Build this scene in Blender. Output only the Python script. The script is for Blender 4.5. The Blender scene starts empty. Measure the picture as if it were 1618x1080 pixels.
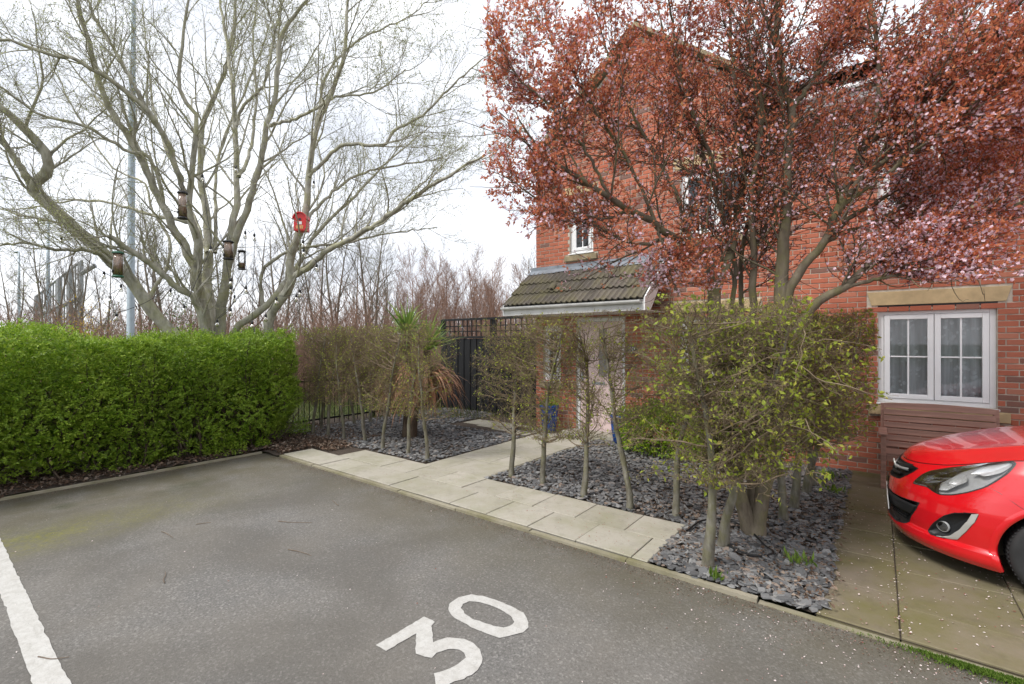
import bpy, math, random
import numpy as np
from mathutils import Vector, Matrix

# ------------------------------------------------------------------ camera, world, sun
SC = bpy.context.scene
COL = SC.collection
CAM_H, F, CX, CY = 1.70, 745.0, 809.0, 541.0
YAW = math.radians(37.85)
S_, C_ = math.sin(YAW), math.cos(YAW)
cam_d = bpy.data.cameras.new('camera')
cam_d.sensor_width = 36.0
cam_d.lens = 36.0 * F / 1618.0
cam_d.clip_start = 0.05
cam_d.clip_end = 2000
cam = bpy.data.objects.new('camera', cam_d)
COL.objects.link(cam)
cam.location = (0, 0, CAM_H)
cam.rotation_euler = (math.radians(90), 0, YAW)
SC.camera = cam

world = bpy.data.worlds.new('World')
SC.world = world
world.use_nodes = True
wn, wl = world.node_tree.nodes, world.node_tree.links
wn.clear()
wout = wn.new('ShaderNodeOutputWorld'); wbg = wn.new('ShaderNodeBackground')
sky = wn.new('ShaderNodeTexSky'); sky.sky_type = 'NISHITA'; sky.sun_disc = False
SUN_EL, SUN_AZ = math.radians(52), math.radians(205)      # azimuth clockwise from +Y
sky.sun_elevation = SUN_EL; sky.sun_rotation = SUN_AZ
wtc = wn.new('ShaderNodeTexCoord')
wmap = wn.new('ShaderNodeMapping'); wmap.inputs['Scale'].default_value = (1, 1, 2.4)
wno = wn.new('ShaderNodeTexNoise'); wno.inputs['Scale'].default_value = 2.2; wno.inputs['Detail'].default_value = 7; wno.inputs['Roughness'].default_value = .55
wr = wn.new('ShaderNodeValToRGB')
wr.color_ramp.elements[0].position = .36; wr.color_ramp.elements[0].color = (3.65, 3.8, 4.15, 1)
wr.color_ramp.elements[1].position = .68; wr.color_ramp.elements[1].color = (6.3, 6.4, 6.6, 1)
wmx = wn.new('ShaderNodeMix'); wmx.data_type = 'RGBA'; wmx.inputs[0].default_value = .94
wl.new(wtc.outputs['Generated'], wmap.inputs['Vector']); wl.new(wmap.outputs[0], wno.inputs['Vector'])
wl.new(wno.outputs['Fac'], wr.inputs['Fac'])
wl.new(sky.outputs[0], wmx.inputs[6]); wl.new(wr.outputs[0], wmx.inputs[7])
wl.new(wmx.outputs[2], wbg.inputs['Color']); wbg.inputs['Strength'].default_value = .115
wl.new(wbg.outputs[0], wout.inputs['Surface'])

sun_d = bpy.data.lights.new('sun', 'SUN'); sun_d.energy = 1.5; sun_d.angle = math.radians(18); sun_d.color = (1, .965, .91)
sun = bpy.data.objects.new('sun', sun_d); COL.objects.link(sun)
sdir = Vector((math.sin(SUN_AZ) * math.cos(SUN_EL), math.cos(SUN_AZ) * math.cos(SUN_EL), math.sin(SUN_EL)))
sun.rotation_euler = (-sdir).to_track_quat('-Z', 'Y').to_euler()
sun.location = (0, 0, 20)
vs = SC.view_settings
vs.view_transform = 'Standard'; vs.look = 'None'; vs.exposure = 1.2; vs.gamma = 1; vs.use_curve_mapping = False

SC.render.engine = 'CYCLES'
SC.cycles.max_bounces = 7; SC.cycles.diffuse_bounces = 4; SC.cycles.glossy_bounces = 3; SC.cycles.transmission_bounces = 4; SC.cycles.transparent_max_bounces = 10

# ------------------------------------------------------------------ helpers
rng = np.random.default_rng(7)
random.seed(7)
UP = np.array([0, 0, 1.0])

def gp(u, v, h=0.0):
    """photo pixel -> point on the horizontal plane at height h"""
    z = (CAM_H - h) * F / (v - CY); lat = (u - CX) / F * z
    return (C_ * lat - S_ * z, S_ * lat + C_ * z)

def pz(u, v, z):
    """photo pixel at camera depth z -> world point"""
    lat = (u - CX) / F * z
    return np.array([C_ * lat - S_ * z, S_ * lat + C_ * z, CAM_H - (v - CY) * z / F])

def proj(p):
    p = np.asarray(p, float)
    z = -S_ * p[..., 0] + C_ * p[..., 1]; lat = C_ * p[..., 0] + S_ * p[..., 1]
    return CX + F * lat / z, CY - F * (p[..., 2] - CAM_H) / z, z

def unit(a):
    return a / np.maximum(np.linalg.norm(a, axis=-1, keepdims=True), 1e-9)

def mesh_np(name, V, Fc, smooth=False):
    """V (n,3); Fc a list of int arrays (m,k)"""
    me = bpy.data.meshes.new(name)
    V = np.asarray(V, np.float32)
    if not isinstance(Fc, list): Fc = [Fc]
    Fc = [np.asarray(f, np.int32) for f in Fc if len(f)]
    loops = np.concatenate([f.ravel() for f in Fc])
    tot = np.concatenate([np.full(len(f), f.shape[1], np.int32) for f in Fc])
    start = np.concatenate([[0], np.cumsum(tot)[:-1]]).astype(np.int32)
    me.vertices.add(len(V)); me.vertices.foreach_set('co', V.ravel())
    me.loops.add(len(loops)); me.loops.foreach_set('vertex_index', loops)
    me.polygons.add(len(tot)); me.polygons.foreach_set('loop_start', start); me.polygons.foreach_set('loop_total', tot)
    me.polygons.foreach_set('use_smooth', np.full(len(tot), smooth, bool))
    me.update(calc_edges=True); me.validate()
    return me

def link(name, me, mat, parent=None, kind=None):
    o = bpy.data.objects.new(name, me); COL.objects.link(o)
    if mat is not None and not len(me.materials): me.materials.append(mat)
    if parent is not None: o.parent = parent
    if kind: o['kind'] = kind
    return o

def thing(name, label, cat, loc=(0, 0, 0), group=None, rz=0):
    o = bpy.data.objects.new(name, None); COL.objects.link(o)
    o.location = loc; o.rotation_euler = (0, 0, rz); o.empty_display_size = .1
    return tag(o, label, cat, group)

def tag(o, label, cat, group=None):
    o['label'] = label; o['category'] = cat
    if group: o['group'] = group
    return o

def struct(o):
    o['kind'] = 'structure'; return o

class MB:
    """small mesh collector"""
    def __init__(s): s.v = []; s.f = []; s.n = 0
    def add(s, V, Fc):
        s.v.append(np.asarray(V, float)); s.f += [[i + s.n for i in f] for f in Fc]; s.n += len(V); return s
    def box(s, a, b, M=None):
        (x0, y0, z0), (x1, y1, z1) = a, b
        V = np.array([(x0,y0,z0),(x1,y0,z0),(x1,y1,z0),(x0,y1,z0),(x0,y0,z1),(x1,y0,z1),(x1,y1,z1),(x0,y1,z1)], float)
        if M is not None: V = np.array([M @ Vector(v) for v in V])
        return s.add(V, [(0,3,2,1),(4,5,6,7),(0,1,5,4),(1,2,6,5),(2,3,7,6),(3,0,4,7)])
    def prism(s, P, h0, h1, axis=2):
        n = len(P); V = []
        for h in (h0, h1):
            for a, b in P:
                V.append((a, b, h) if axis == 2 else ((a, h, b) if axis == 1 else (h, a, b)))
        return s.add(V, [list(range(n))[::-1], list(range(n, 2*n))] + [(i, (i+1) % n, n + (i+1) % n, n + i) for i in range(n)])
    def tube(s, P, R, k=8, caps=True):
        P = np.asarray(P, float)[None]; R = np.broadcast_to(np.asarray(R, float), P.shape[1])[None]
        V, Fc = tubes(P, R, k)
        fl = [tuple(f) for f in Fc]; n = P.shape[1]
        if caps: fl += [tuple(range(k))[::-1], tuple(range((n-1)*k, n*k))]
        return s.add(V, fl)
    def lathe(s, prof, c=(0, 0, 0), k=20, M=None):
        V = []
        for r, z in prof:
            for i in range(k):
                a = 2*math.pi*i/k; V.append((c[0]+r*math.cos(a), c[1]+r*math.sin(a), c[2]+z))
        if M is not None: V = [tuple(M @ Vector(v)) for v in V]
        n = len(prof); fl = []
        for j in range(n-1):
            for i in range(k): fl.append((j*k+i, j*k+(i+1) % k, (j+1)*k+(i+1) % k, (j+1)*k+i))
        fl += [tuple(range(k))[::-1], tuple(range((n-1)*k, n*k))]
        return s.add(V, fl)
    def mesh(s, name, smooth=False, bevel=0):
        me = bpy.data.meshes.new(name)
        me.from_pydata([tuple(v) for v in np.concatenate(s.v)], [], s.f)
        me.update()
        if smooth:
            me.polygons.foreach_set('use_smooth', np.ones(len(me.polygons), bool))
        return me
    def build(s, name, mat, parent=None, smooth=False, bevel=0, kind=None):
        o = link(name, s.mesh(name, smooth), mat, parent, kind)
        if bevel:
            m = o.modifiers.new('bevel', 'BEVEL'); m.width = bevel; m.segments = 2; m.limit_method = 'ANGLE'
        return o

def tubes(P, R, k):
    """batched tubes: P (B,N,3), R (B,N) -> verts, quads"""
    B, N, _ = P.shape
    T = unit(np.gradient(P, axis=1))
    main = unit(P[:, -1] - P[:, 0] + 1e-6)
    ref = np.where(np.abs(main[:, 2:3]) < .8, UP, np.array([1.0, 0, 0]))
    ref = np.repeat(ref[:, None], N, 1)
    n1 = unit(np.cross(T, ref)); n2 = np.cross(T, n1)
    a = np.arange(k) * 2 * math.pi / k
    V = P[:, :, None] + R[:, :, None, None] * (np.cos(a)[None, None, :, None] * n1[:, :, None] + np.sin(a)[None, None, :, None] * n2[:, :, None])
    i = np.arange(k); j = (i + 1) % k
    q = np.stack([i, j, j + k, i + k], -1)
    q = q[None] + (np.arange(N-1) * k)[:, None, None]
    q = q[None] + (np.arange(B) * N * k)[:, None, None, None]
    return V.reshape(-1, 3), q.reshape(-1, 4)

def tube_mesh(name, parts, smooth=True):
    """parts: list of (P,R,k)"""
    Vs, Fs, n = [], [], 0
    for P, R, k in parts:
        if not len(P): continue
        V, Q = tubes(P, R, k); Vs.append(V); Fs.append(Q + n); n += len(V)
    return mesh_np(name, np.concatenate(Vs), np.concatenate(Fs), smooth)

def grow(p0, d0, L, n, wander, up=0.0, seed=None):
    """batched wandering polylines -> (B,n,3)"""
    B = len(p0); P = np.zeros((B, n, 3)); P[:, 0] = p0; d = unit(np.asarray(d0, float))
    st = np.broadcast_to(np.asarray(L, float), (B,)) / (n - 1)
    for i in range(1, n):
        d = unit(d + rng.normal(0, wander, (B, 3)) + UP * up)
        P[:, i] = P[:, i-1] + d * st[:, None]
    return P

def kids(P, R, k, t0, t1, a0, a1, lf, jit=.35, power=1.0, minlen=.02):
    """k child starts on every polyline: positions, directions, lengths, radii"""
    B, N, _ = P.shape
    idx = np.repeat(np.arange(B), k)
    t = np.tile((np.arange(k) + .5) / k, B) + rng.uniform(-.5, .5, B*k) / k
    t = t0 + (t1 - t0) * t
    x = t * (N - 1); i = np.clip(x.astype(int), 0, N - 2); fr = (x - i)[:, None]
    pos = P[idx, i] * (1 - fr) + P[idx, i+1] * fr
    tan = unit(P[idx, i+1] - P[idx, i])
    rad = R[idx, i] * (1 - fr[:, 0]) + R[idx, i+1] * fr[:, 0]
    perp = rng.normal(size=(B*k, 3)); perp = unit(perp - tan * (perp * tan).sum(1, keepdims=True))
    ang = rng.uniform(a0, a1, B*k)[:, None]
    d = np.cos(ang) * tan + np.sin(ang) * perp
    plen = np.linalg.norm(np.diff(P, axis=1), axis=2).sum(1)[idx]
    L = np.maximum(plen * lf * (1 - .55 * t) ** power * rng.uniform(1 - jit, 1 + jit, B*k), minlen)
    return pos, d, L, rad, idx, t

def taper(r0, n, tip=.3):
    return np.asarray(r0)[:, None] * np.linspace(1, tip, n)[None]

def resample(pts, n):
    pts = np.asarray(pts, float)
    # smooth catmull-rom through the points, then even spacing
    q = np.vstack([2*pts[0]-pts[1], pts, 2*pts[-1]-pts[-2]]); out = []
    for i in range(1, len(q)-2):
        for t in np.linspace(0, 1, 12, endpoint=False):
            a, b, c, d = q[i-1], q[i], q[i+1], q[i+2]
            out.append(.5*((2*b)+(-a+c)*t+(2*a-5*b+4*c-d)*t*t+(-a+3*b-3*c+d)*t**3))
    out.append(pts[-1]); out = np.array(out)
    s = np.r_[0, np.cumsum(np.linalg.norm(np.diff(out[:, :3], axis=0), axis=1))]
    x = np.linspace(0, s[-1], n)
    return np.stack([np.interp(x, s, out[:, k]) for k in range(out.shape[1])], 1)

def leaf_arrays(pos, d, L, W, fold=.25):
    """diamond leaves folded on the midrib"""
    M = len(pos); d = unit(d)
    r = rng.normal(size=(M, 3)); side = unit(np.cross(d, r)); nrm = np.cross(side, d)
    L = np.broadcast_to(L, (M,))[:, None]; W = np.broadcast_to(W, (M,))[:, None]
    b = pos; tip = pos + d * L
    m = pos + d * L * .48
    lf = m + side * W * .5 + nrm * W * fold; rt = m - side * W * .5 + nrm * W * fold
    V = np.stack([b, rt, tip, lf], 1).reshape(-1, 3)
    i = np.arange(M)[:, None] * 4
    Fc = np.concatenate([i + [0, 1, 2], i + [0, 2, 3]], 0)
    return V, Fc

def leaf_dirs(d, nrm, L, W, pos):
    """leaves with a chosen normal"""
    M = len(pos); d = unit(d); side = unit(np.cross(d, nrm)); n = np.cross(side, d)
    L = np.broadcast_to(L, (M,))[:, None]; W = np.broadcast_to(W, (M,))[:, None]
    tip = pos + d * L - n * L * .12; m = pos + d * L * .45
    V = np.stack([pos, m - side*W*.5 + n*W*.12, tip, m + side*W*.5 + n*W*.12], 1).reshape(-1, 3)
    i = np.arange(M)[:, None] * 4
    return V, np.concatenate([i + [0, 1, 2], i + [0, 2, 3]], 0)

def join(lst):
    Vs, Fs, n = [], [], 0
    for V, Fc in lst:
        Vs.append(V); Fs.append(np.asarray(Fc) + n); n += len(V)
    return np.concatenate(Vs), np.concatenate(Fs)

def rand_unit(n):
    return unit(rng.normal(size=(n, 3)))

# ------------------------------------------------------------------ materials
class N:
    def __init__(s, name):
        s.m = bpy.data.materials.new(name); s.m.use_nodes = True
        s.t = s.m.node_tree; s.n = s.t.nodes; s.l = s.t.links
        s.b = s.n['Principled BSDF']; s.out = s.n['Material Output']
        s.tc = s.n.new('ShaderNodeTexCoord')
    def add(s, t, **k):
        x = s.n.new(t)
        for a, b in k.items(): setattr(x, a, b)
        return x
    def noise(s, scale, detail=4, rough=.55, vec=None, stretch=None, dist=0):
        x = s.add('ShaderNodeTexNoise'); x.inputs['Scale'].default_value = scale; x.inputs['Detail'].default_value = detail
        x.inputs['Roughness'].default_value = rough; x.inputs['Distortion'].default_value = dist
        v = vec or s.tc.outputs['Object']
        if stretch:
            m = s.add('ShaderNodeMapping'); m.inputs['Scale'].default_value = stretch; s.l.new(v, m.inputs['Vector']); v = m.outputs[0]
        s.l.new(v, x.inputs['Vector']); return x.outputs['Fac']
    def vor(s, scale, out='Color', feat='F1'):
        x = s.add('ShaderNodeTexVoronoi', feature=feat); x.inputs['Scale'].default_value = scale
        s.l.new(s.tc.outputs['Object'], x.inputs['Vector']); return x.outputs[out]
    def ramp(s, fac, stops, interp='LINEAR'):
        x = s.add('ShaderNodeValToRGB'); e = x.color_ramp.elements; x.color_ramp.interpolation = interp
        while len(e) < len(stops): e.new(.5)
        for el, (p, c) in zip(e, stops):
            el.position = p; el.color = (c, c, c, 1) if isinstance(c, (int, float)) else (*c, 1)
        s.l.new(fac, x.inputs['Fac']); return x.outputs['Color']
    def mix(s, f, a, b, blend='MIX'):
        x = s.add('ShaderNodeMix', data_type='RGBA', blend_type=blend)
        for i, v in ((0, f), (6, a), (7, b)):
            if isinstance(v, (int, float)): x.inputs[i].default_value = v
            elif isinstance(v, tuple): x.inputs[i].default_value = (*v, 1)
            else: s.l.new(v, x.inputs[i])
        return x.outputs[2]
    def math(s, op, a, b=0, clamp=False):
        x = s.add('ShaderNodeMath', operation=op); x.use_clamp = clamp
        for i, v in ((0, a), (1, b)):
            if isinstance(v, (int, float)): x.inputs[i].default_value = v
            else: s.l.new(v, x.inputs[i])
        return x.outputs[0]
    def bump(s, h, strength=.3, dist=.01):
        x = s.add('ShaderNodeBump'); x.inputs['Strength'].default_value = strength; x.inputs['Distance'].default_value = dist
        s.l.new(h, x.inputs['Height']); s.l.new(x.outputs[0], s.b.inputs['Normal']); return x
    def col(s, c):
        if isinstance(c, tuple): s.b.inputs['Base Color'].default_value = (*c, 1)
        else: s.l.new(c, s.b.inputs['Base Color'])
        return s
    def set(s, **k):
        for a, v in k.items(): s.b.inputs[a.replace('_', ' ')].default_value = v
        return s
    def island(s):
        g = s.add('ShaderNodeNewGeometry'); o = s.add('ShaderNodeObjectInfo')
        return s.math('FRACT', s.math('ADD', g.outputs['Random Per Island'], o.outputs['Random']))

def simple(name, c, rough=.6, metal=0, var=.12, scale=12, bump=.15, spec=.5, stretch=None):
    m = N(name)
    nz = m.noise(scale, 5, stretch=stretch)
    d = tuple(x * (1 - var * 2) for x in c); e = tuple(min(1, x * (1 + var)) for x in c)
    m.col(m.ramp(nz, [(.3, d), (.7, e)])); m.set(Roughness=rough, Metallic=metal)
    m.b.inputs['Specular IOR Level'].default_value = spec
    if bump: m.bump(m.noise(scale * 6, 4, stretch=stretch), bump, .004)
    return m.m

def leafmat(name, stops, trans=.35, rough=.5, spec=.3, patch=None):
    m = N(name); c = m.ramp(m.island(), stops)
    if patch:
        c = m.mix(m.ramp(m.noise(patch[1], 4, .6), [(.42, 0.0), (.70, .6)]), c, patch[0])
        c = m.mix(m.ramp(m.noise(patch[1]*.37, 3, .5), [(.45, 0.0), (.72, .5)]), c, patch[2])
    m.col(c); m.set(Roughness=rough); m.b.inputs['Specular IOR Level'].default_value = spec
    t = m.add('ShaderNodeBsdfTranslucent'); m.l.new(c, t.inputs['Color'])
    mx = m.add('ShaderNodeMixShader'); mx.inputs[0].default_value = trans
    m.l.new(m.b.outputs[0], mx.inputs[1]); m.l.new(t.outputs[0], mx.inputs[2]); m.l.new(mx.outputs[0], m.out.inputs['Surface'])
    return m.m

def bark(name, a, b, moss=None, scale=9, amt=.5):
    m = N(name)
    c = m.ramp(m.noise(scale, 6, .65, stretch=(1, 1, .35)), [(.3, a), (.72, b)])
    if moss: c = m.mix(m.ramp(m.noise(scale * .45, 5, .6), [(.62 - amt * .3, 0.0), (.75 - amt * .1, .8)]), c, moss)
    m.col(c); m.set(Roughness=.9); m.b.inputs['Specular IOR Level'].default_value = .15
    m.bump(m.noise(scale * 5, 6, .7, stretch=(1, 1, .3)), .5, .01)
    return m.m

M = {}
def asphalt():
    m = N('asphalt')
    g = m.ramp(m.noise(62, 5, .85), [(.30, (.072, .069, .066)), (.45, (.140, .135, .128)), (.58, (.182, .176, .167)), (.72, (.34, .33, .315))])
    vc = m.add('ShaderNodeSeparateColor'); m.l.new(m.vor(88, 'Color'), vc.inputs[0])
    g = m.mix(m.ramp(vc.outputs[0], [(.84, 0.0), (.92, .4)]), g, (.36, .345, .325))
    c = m.mix(m.ramp(vc.outputs[1], [(.86, 0.0), (.93, .45)]), g, (.085, .082, .078))
    c = m.mix(m.ramp(m.noise(1.1, 5, .6), [(.35, 0.0), (.75, .45)]), c, (.23, .205, .17))
    c = m.mix(m.ramp(m.noise(.8, 4, .5, dist=.6), [(.42, 0.0), (.62, .5)]), c, (.098, .090, .078))
    sx = m.add('ShaderNodeSeparateXYZ'); m.l.new(m.tc.outputs['Object'], sx.inputs[0])
    def rng_(sock, a, b):
        x = m.add('ShaderNodeMapRange'); x.inputs[1].default_value = a; x.inputs[2].default_value = b; m.l.new(sock, x.inputs[0]); return x.outputs[0]
    # moss and silt that gather along the hedge end and the kerb
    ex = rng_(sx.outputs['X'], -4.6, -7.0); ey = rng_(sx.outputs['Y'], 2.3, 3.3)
    e = m.math('MAXIMUM', ex, m.math('MULTIPLY', ey, .75), True)
    mo = m.math('MULTIPLY', e, m.ramp(m.noise(2.3, 6, .65), [(.30, 0.3), (.60, 1.0)]))
    c = m.mix(m.math('MULTIPLY', mo, .78), c, (.095, .082, .045))
    band = m.math('MULTIPLY', m.math('MULTIPLY', rng_(sx.outputs['X'], -5.2, -5.75), rng_(sx.outputs['X'], -6.35, -5.8)), rng_(sx.outputs['Y'], 2.6, .6))
    c = m.mix(m.math('MULTIPLY', band, m.math('MULTIPLY', m.ramp(m.noise(3.2, 5), [(.32, 0.25), (.60, 1.0)]), m.ramp(m.noise(22, 6, .75), [(.36, .05), (.62, .95)]))), c, (.190, .185, .045))
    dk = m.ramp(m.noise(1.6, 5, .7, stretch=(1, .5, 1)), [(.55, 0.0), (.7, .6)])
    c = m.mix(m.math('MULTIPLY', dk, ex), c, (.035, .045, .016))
    m.col(c); m.set(Roughness=.88); m.b.inputs['Specular IOR Level'].default_value = .25
    m.bump(m.noise(110, 4, .8), .7, .008)
    return m.m
M['asphalt'] = asphalt()

def slabmat(name, a, b, moss, mossamt, gs=30):
    m = N(name)
    isl = m.island()
    c = m.mix(isl, a, b)
    c = m.mix(m.ramp(m.noise(gs, 6, .7), [(.35, 0.0), (.75, .35)]), c, tuple(x * .62 for x in a))
    w = m.add('ShaderNodeNewGeometry')
    wn_ = m.noise(2.1, 6, .65, vec=w.outputs['Position'])
    c = m.mix(m.ramp(wn_, [(.55 - mossamt * .35, 0.0), (.78 - mossamt * .15, .9)]), c, moss)
    c = m.mix(m.ramp(m.noise(7, 6, .7, vec=w.outputs['Position']), [(.52, 0.0), (.75, .4)]), c, tuple(x * .45 for x in b))
    m.col(c); m.set(Roughness=.85); m.b.inputs['Specular IOR Level'].default_value = .25
    m.bump(m.noise(90, 5, .7), .4, .004)
    return m.m
M['slab'] = slabmat('concrete_slab', (.44, .41, .35), (.355, .33, .275), (.28, .27, .185), .36)
M['drive'] = slabmat('mossy_slab', (.25, .210, .155), (.19, .158, .115), (.135, .125, .042), .60)
M['kerb'] = slabmat('kerb_stone', (.38, .345, .27), (.29, .26, .195), (.15, .14, .055), .5)

def slatemat():
    m = N('slate')
    c = m.ramp(m.island(), [(0, (.055, .056, .060)), (.35, (.115, .116, .120)), (.62, (.175, .176, .178)), (.85, (.265, .263, .258)), (.96, (.22, .165, .13))])
    m.col(m.mix(m.ramp(m.noise(40, 5), [(.4, 0.0), (.8, .35)]), c, (.20, .19, .17))); m.set(Roughness=.6)
    m.bump(m.noise(70, 4), .35, .004); return m.m
M['slate'] = slatemat()
def soilmat():
    m = N('soil')
    c = m.ramp(m.noise(55, 6, .75), [(.3, (.035, .026, .019)), (.55, (.085, .062, .046)), (.75, (.16, .125, .098))])
    m.col(c); m.set(Roughness=.95); m.bump(m.noise(60, 6, .8), 1.0, .02); return m.m
M['soil'] = soilmat()
M['bark_chip'] = leafmat('litter', [(0, (.055, .035, .024)), (.4, (.12, .075, .052)), (.7, (.20, .14, .10)), (.95, (.27, .22, .18))], 0, .9, .1)
def grassmat():
    m = N('grass_ground')
    c = m.ramp(m.noise(3, 6, .7), [(.3, (.055, .075, .022)), (.6, (.095, .115, .035)), (.8, (.14, .115, .06))])
    m.col(c); m.set(Roughness=.95); m.bump(m.noise(40, 5, .8), 1, .05); return m.m
M['grass'] = grassmat()

def brickmat():
    m = N('brick')
    isl = m.island()
    c = m.ramp(isl, [(0, (.39, .115, .068)), (.2, (.49, .155, .092)), (.45, (.54, .180, .110)), (.7, (.46, .138, .082)), (.84, (.57, .235, .155)), (.90, (.25, .130, .100)), (.96, (.20, .130, .110))], 'LINEAR')
    w = m.add('ShaderNodeNewGeometry')
    c = m.mix(m.ramp(m.noise(28, 5, .7, vec=w.outputs['Position'], stretch=(1, 1, 2.2)), [(.42, 0.0), (.78, .42)]), c, (.30, .110, .075))
    c = m.mix(m.ramp(m.noise(60, 4, .7, vec=w.outputs['Position']), [(.58, 0.0), (.8, .4)]), c, (.55, .30, .20))
    c = m.mix(m.ramp(m.noise(1.3, 6, .65, vec=w.outputs['Position'], stretch=(1, 1, .45)), [(.40, 0.0), (.72, .42)]), c, (.25, .105, .075))
    m.col(c); m.set(Roughness=.9); m.b.inputs['Specular IOR Level'].default_value = .2
    m.bump(m.noise(120, 4, .7, vec=w.outputs['Position']), .35, .004); return m.m
M['brick'] = brickmat()
M['mortar'] = simple('mortar', (.56, .50, .42), .95, var=.15, scale=20)
M['stone'] = simple('cast_stone', (.56, .42, .235), .85, var=.1, scale=9)
M['stone_sill'] = simple('weathered_stone', (.36, .29, .18), .9, var=.22, scale=9)
M['upvc'] = simple('white_upvc', (.87, .875, .885), .28, var=.03, scale=3, bump=0)
M['upvc_dirty'] = simple('white_upvc_weathered', (.74, .74, .72), .4, var=.10, scale=5, bump=.03, stretch=(1, 1, .3))
M['tile'] = slabmat('roof_tile', (.165, .145, .120), (.115, .102, .088), (.175, .160, .075), .32, 40)
M['lead'] = simple('lead_flashing', (.24, .265, .30), .5, var=.15, scale=6)
M['room'] = simple('dark_room', (.30, .29, .28), .9, var=.1)
M['pink'] = simple('pink_door_paint', (.82, .64, .62), .4, var=.03, scale=4, bump=0)
M['blackpaint'] = simple('black_fence_paint', (.012, .012, .014), .55, var=.2, scale=8, stretch=(1, 1, .2))
M['iron'] = simple('black_iron', (.010, .010, .011), .45, var=.1)
M['galv'] = simple('galvanised_steel', (.36, .42, .46), .5, metal=.3, var=.07, scale=5)
M['darksteel'] = simple('dark_steel', (.06, .065, .075), .6, var=.1)
M['bench'] = simple('stained_wood', (.42, .235, .18), .65, var=.22, scale=7, stretch=(.25, 1, 3), bump=.3)
M['blueglaze'] = simple('blue_glaze', (.012, .07, .30), .18, var=.25, scale=9, bump=.05)
M['hose'] = simple('black_hose', (.012, .012, .012), .5, var=.1)
M['white_paint'] = None
def roadpaint():
    m = N('road_paint')
    c = m.ramp(m.noise(18, 6, .7), [(.3, (.40, .385, .355)), (.6, (.50, .49, .465))])
    c = m.mix(m.ramp(m.noise(130, 4, .7), [(.56, 0.0), (.70, .8)]), c, (.22, .21, .20))
    c = m.mix(m.ramp(m.noise(5, 6, .75, stretch=(1, 4, 1)), [(.54, 0.0), (.70, .55)]), c, (.30, .285, .255))
    m.col(c); m.set(Roughness=.75); m.bump(m.noise(230, 3, .8), .5, .004); return m.m
M['white_paint'] = roadpaint()

def glass(name, tint=(.9, .95, .95), rough=0.02):
    m = N(name); m.n.remove(m.b)
    t = m.add('ShaderNodeBsdfTransparent'); t.inputs[0].default_value = (*tint, 1)
    g = m.add('ShaderNodeBsdfGlossy'); g.inputs['Roughness'].default_value = rough
    fr = m.add('ShaderNodeFresnel'); fr.inputs[0].default_value = 1.55
    f2 = m.math('MULTIPLY', fr.outputs[0], 1.7, True)
    mx = m.add('ShaderNodeMixShader'); m.l.new(f2, mx.inputs[0]); m.l.new(t.outputs[0], mx.inputs[1]); m.l.new(g.outputs[0], mx.inputs[2])
    m.l.new(mx.outputs[0], m.out.inputs['Surface']); return m.m
M['glass'] = glass('window_glass', (.82, .87, .88))
M['clear'] = glass('clear_plastic', (.95, .95, .95), .08)
def lace():
    m = N('lace_curtain')
    d = m.add('ShaderNodeBsdfDiffuse'); d.inputs[0].default_value = (.88, .89, .91, 1)
    tr = m.add('ShaderNodeBsdfTransparent')
    v = m.vor(16, 'Distance'); fl = m.ramp(v, [(.30, 1.0), (.42, 0.0)])
    fl2 = m.ramp(m.noise(9, 3, .5, stretch=(1.6, 1, .12)), [(.35, .62), (.62, .96)])
    sx = m.add('ShaderNodeSeparateXYZ'); m.l.new(m.tc.outputs['Object'], sx.inputs[0])
    low = m.add('ShaderNodeMapRange'); low.inputs[1].default_value = 1.22; low.inputs[2].default_value = 1.02; m.l.new(sx.outputs['Z'], low.inputs[0])
    sp = m.ramp(m.noise(4, 2), [(.44, 0.0), (.6, .7)])
    k = m.math('MULTIPLY', fl, m.math('ADD', low.outputs[0], sp, True), True)
    a = m.math('ADD', m.math('MULTIPLY', k, .6), m.math('MULTIPLY', fl2, .95), True)
    mx = m.add('ShaderNodeMixShader'); m.l.new(a, mx.inputs[0]); m.l.new(tr.outputs[0], mx.inputs[1]); m.l.new(d.outputs[0], mx.inputs[2])
    m.l.new(mx.outputs[0], m.out.inputs['Surface']); return m.m
M['lace'] = lace()

# ------------------------------------------------------------------ the ground
def sheet(name, rects, z, mat, zb=None):
    mb = MB()
    for x0, y0, x1, y1 in rects:
        mb.add([(x0,y0,z),(x1,y0,z),(x1,y1,z),(x0,y1,z)], [(0,1,2,3)])
    return struct(mb.build(name, mat))
D = 7.62                 # house front
KY = 3.40                # kerb line
sheet('ground', [(-400, -400, 400, 400)], -.04, M['grass'])
tarmac = sheet('car_park', [(-7.42, -30, 30, KY+.02)], 0.0, M['asphalt'])
# gently uneven soil under the hedge
def rough_sheet(name, x0, y0, x1, y1, z, amp, mat, step=.08):
    nx, ny = int((x1-x0)/step)+1, int((y1-y0)/step)+1
    X, Y = np.meshgrid(np.linspace(x0, x1, nx), np.linspace(y0, y1, ny))
    Z = z + amp * (np.sin(X*3.1+Y*1.7) + np.sin(X*1.3-Y*4.1) + rng.normal(0, .6, X.shape))
    V = np.stack([X, Y, Z], -1).reshape(-1, 3)
    i = np.arange(nx-1)[None] + np.arange(ny-1)[:, None]*nx
    Q = np.stack([i, i+1, i+1+nx, i+nx], -1).reshape(-1, 4)
    return struct(link(name, mesh_np(name, V, Q, True), mat))
soil = rough_sheet('planting_bed', -11.5, -6, -7.44, 4.40, .045, .010, M['soil'])
bedN = rough_sheet('planting_bed', -7.5, 3.95, -6.5, 4.42, .022, .003, M['soil'])
bedM = rough_sheet('planting_bed', -7.6, 3.36, -7.0, 4.0, .024, .004, M['soil'])
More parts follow.
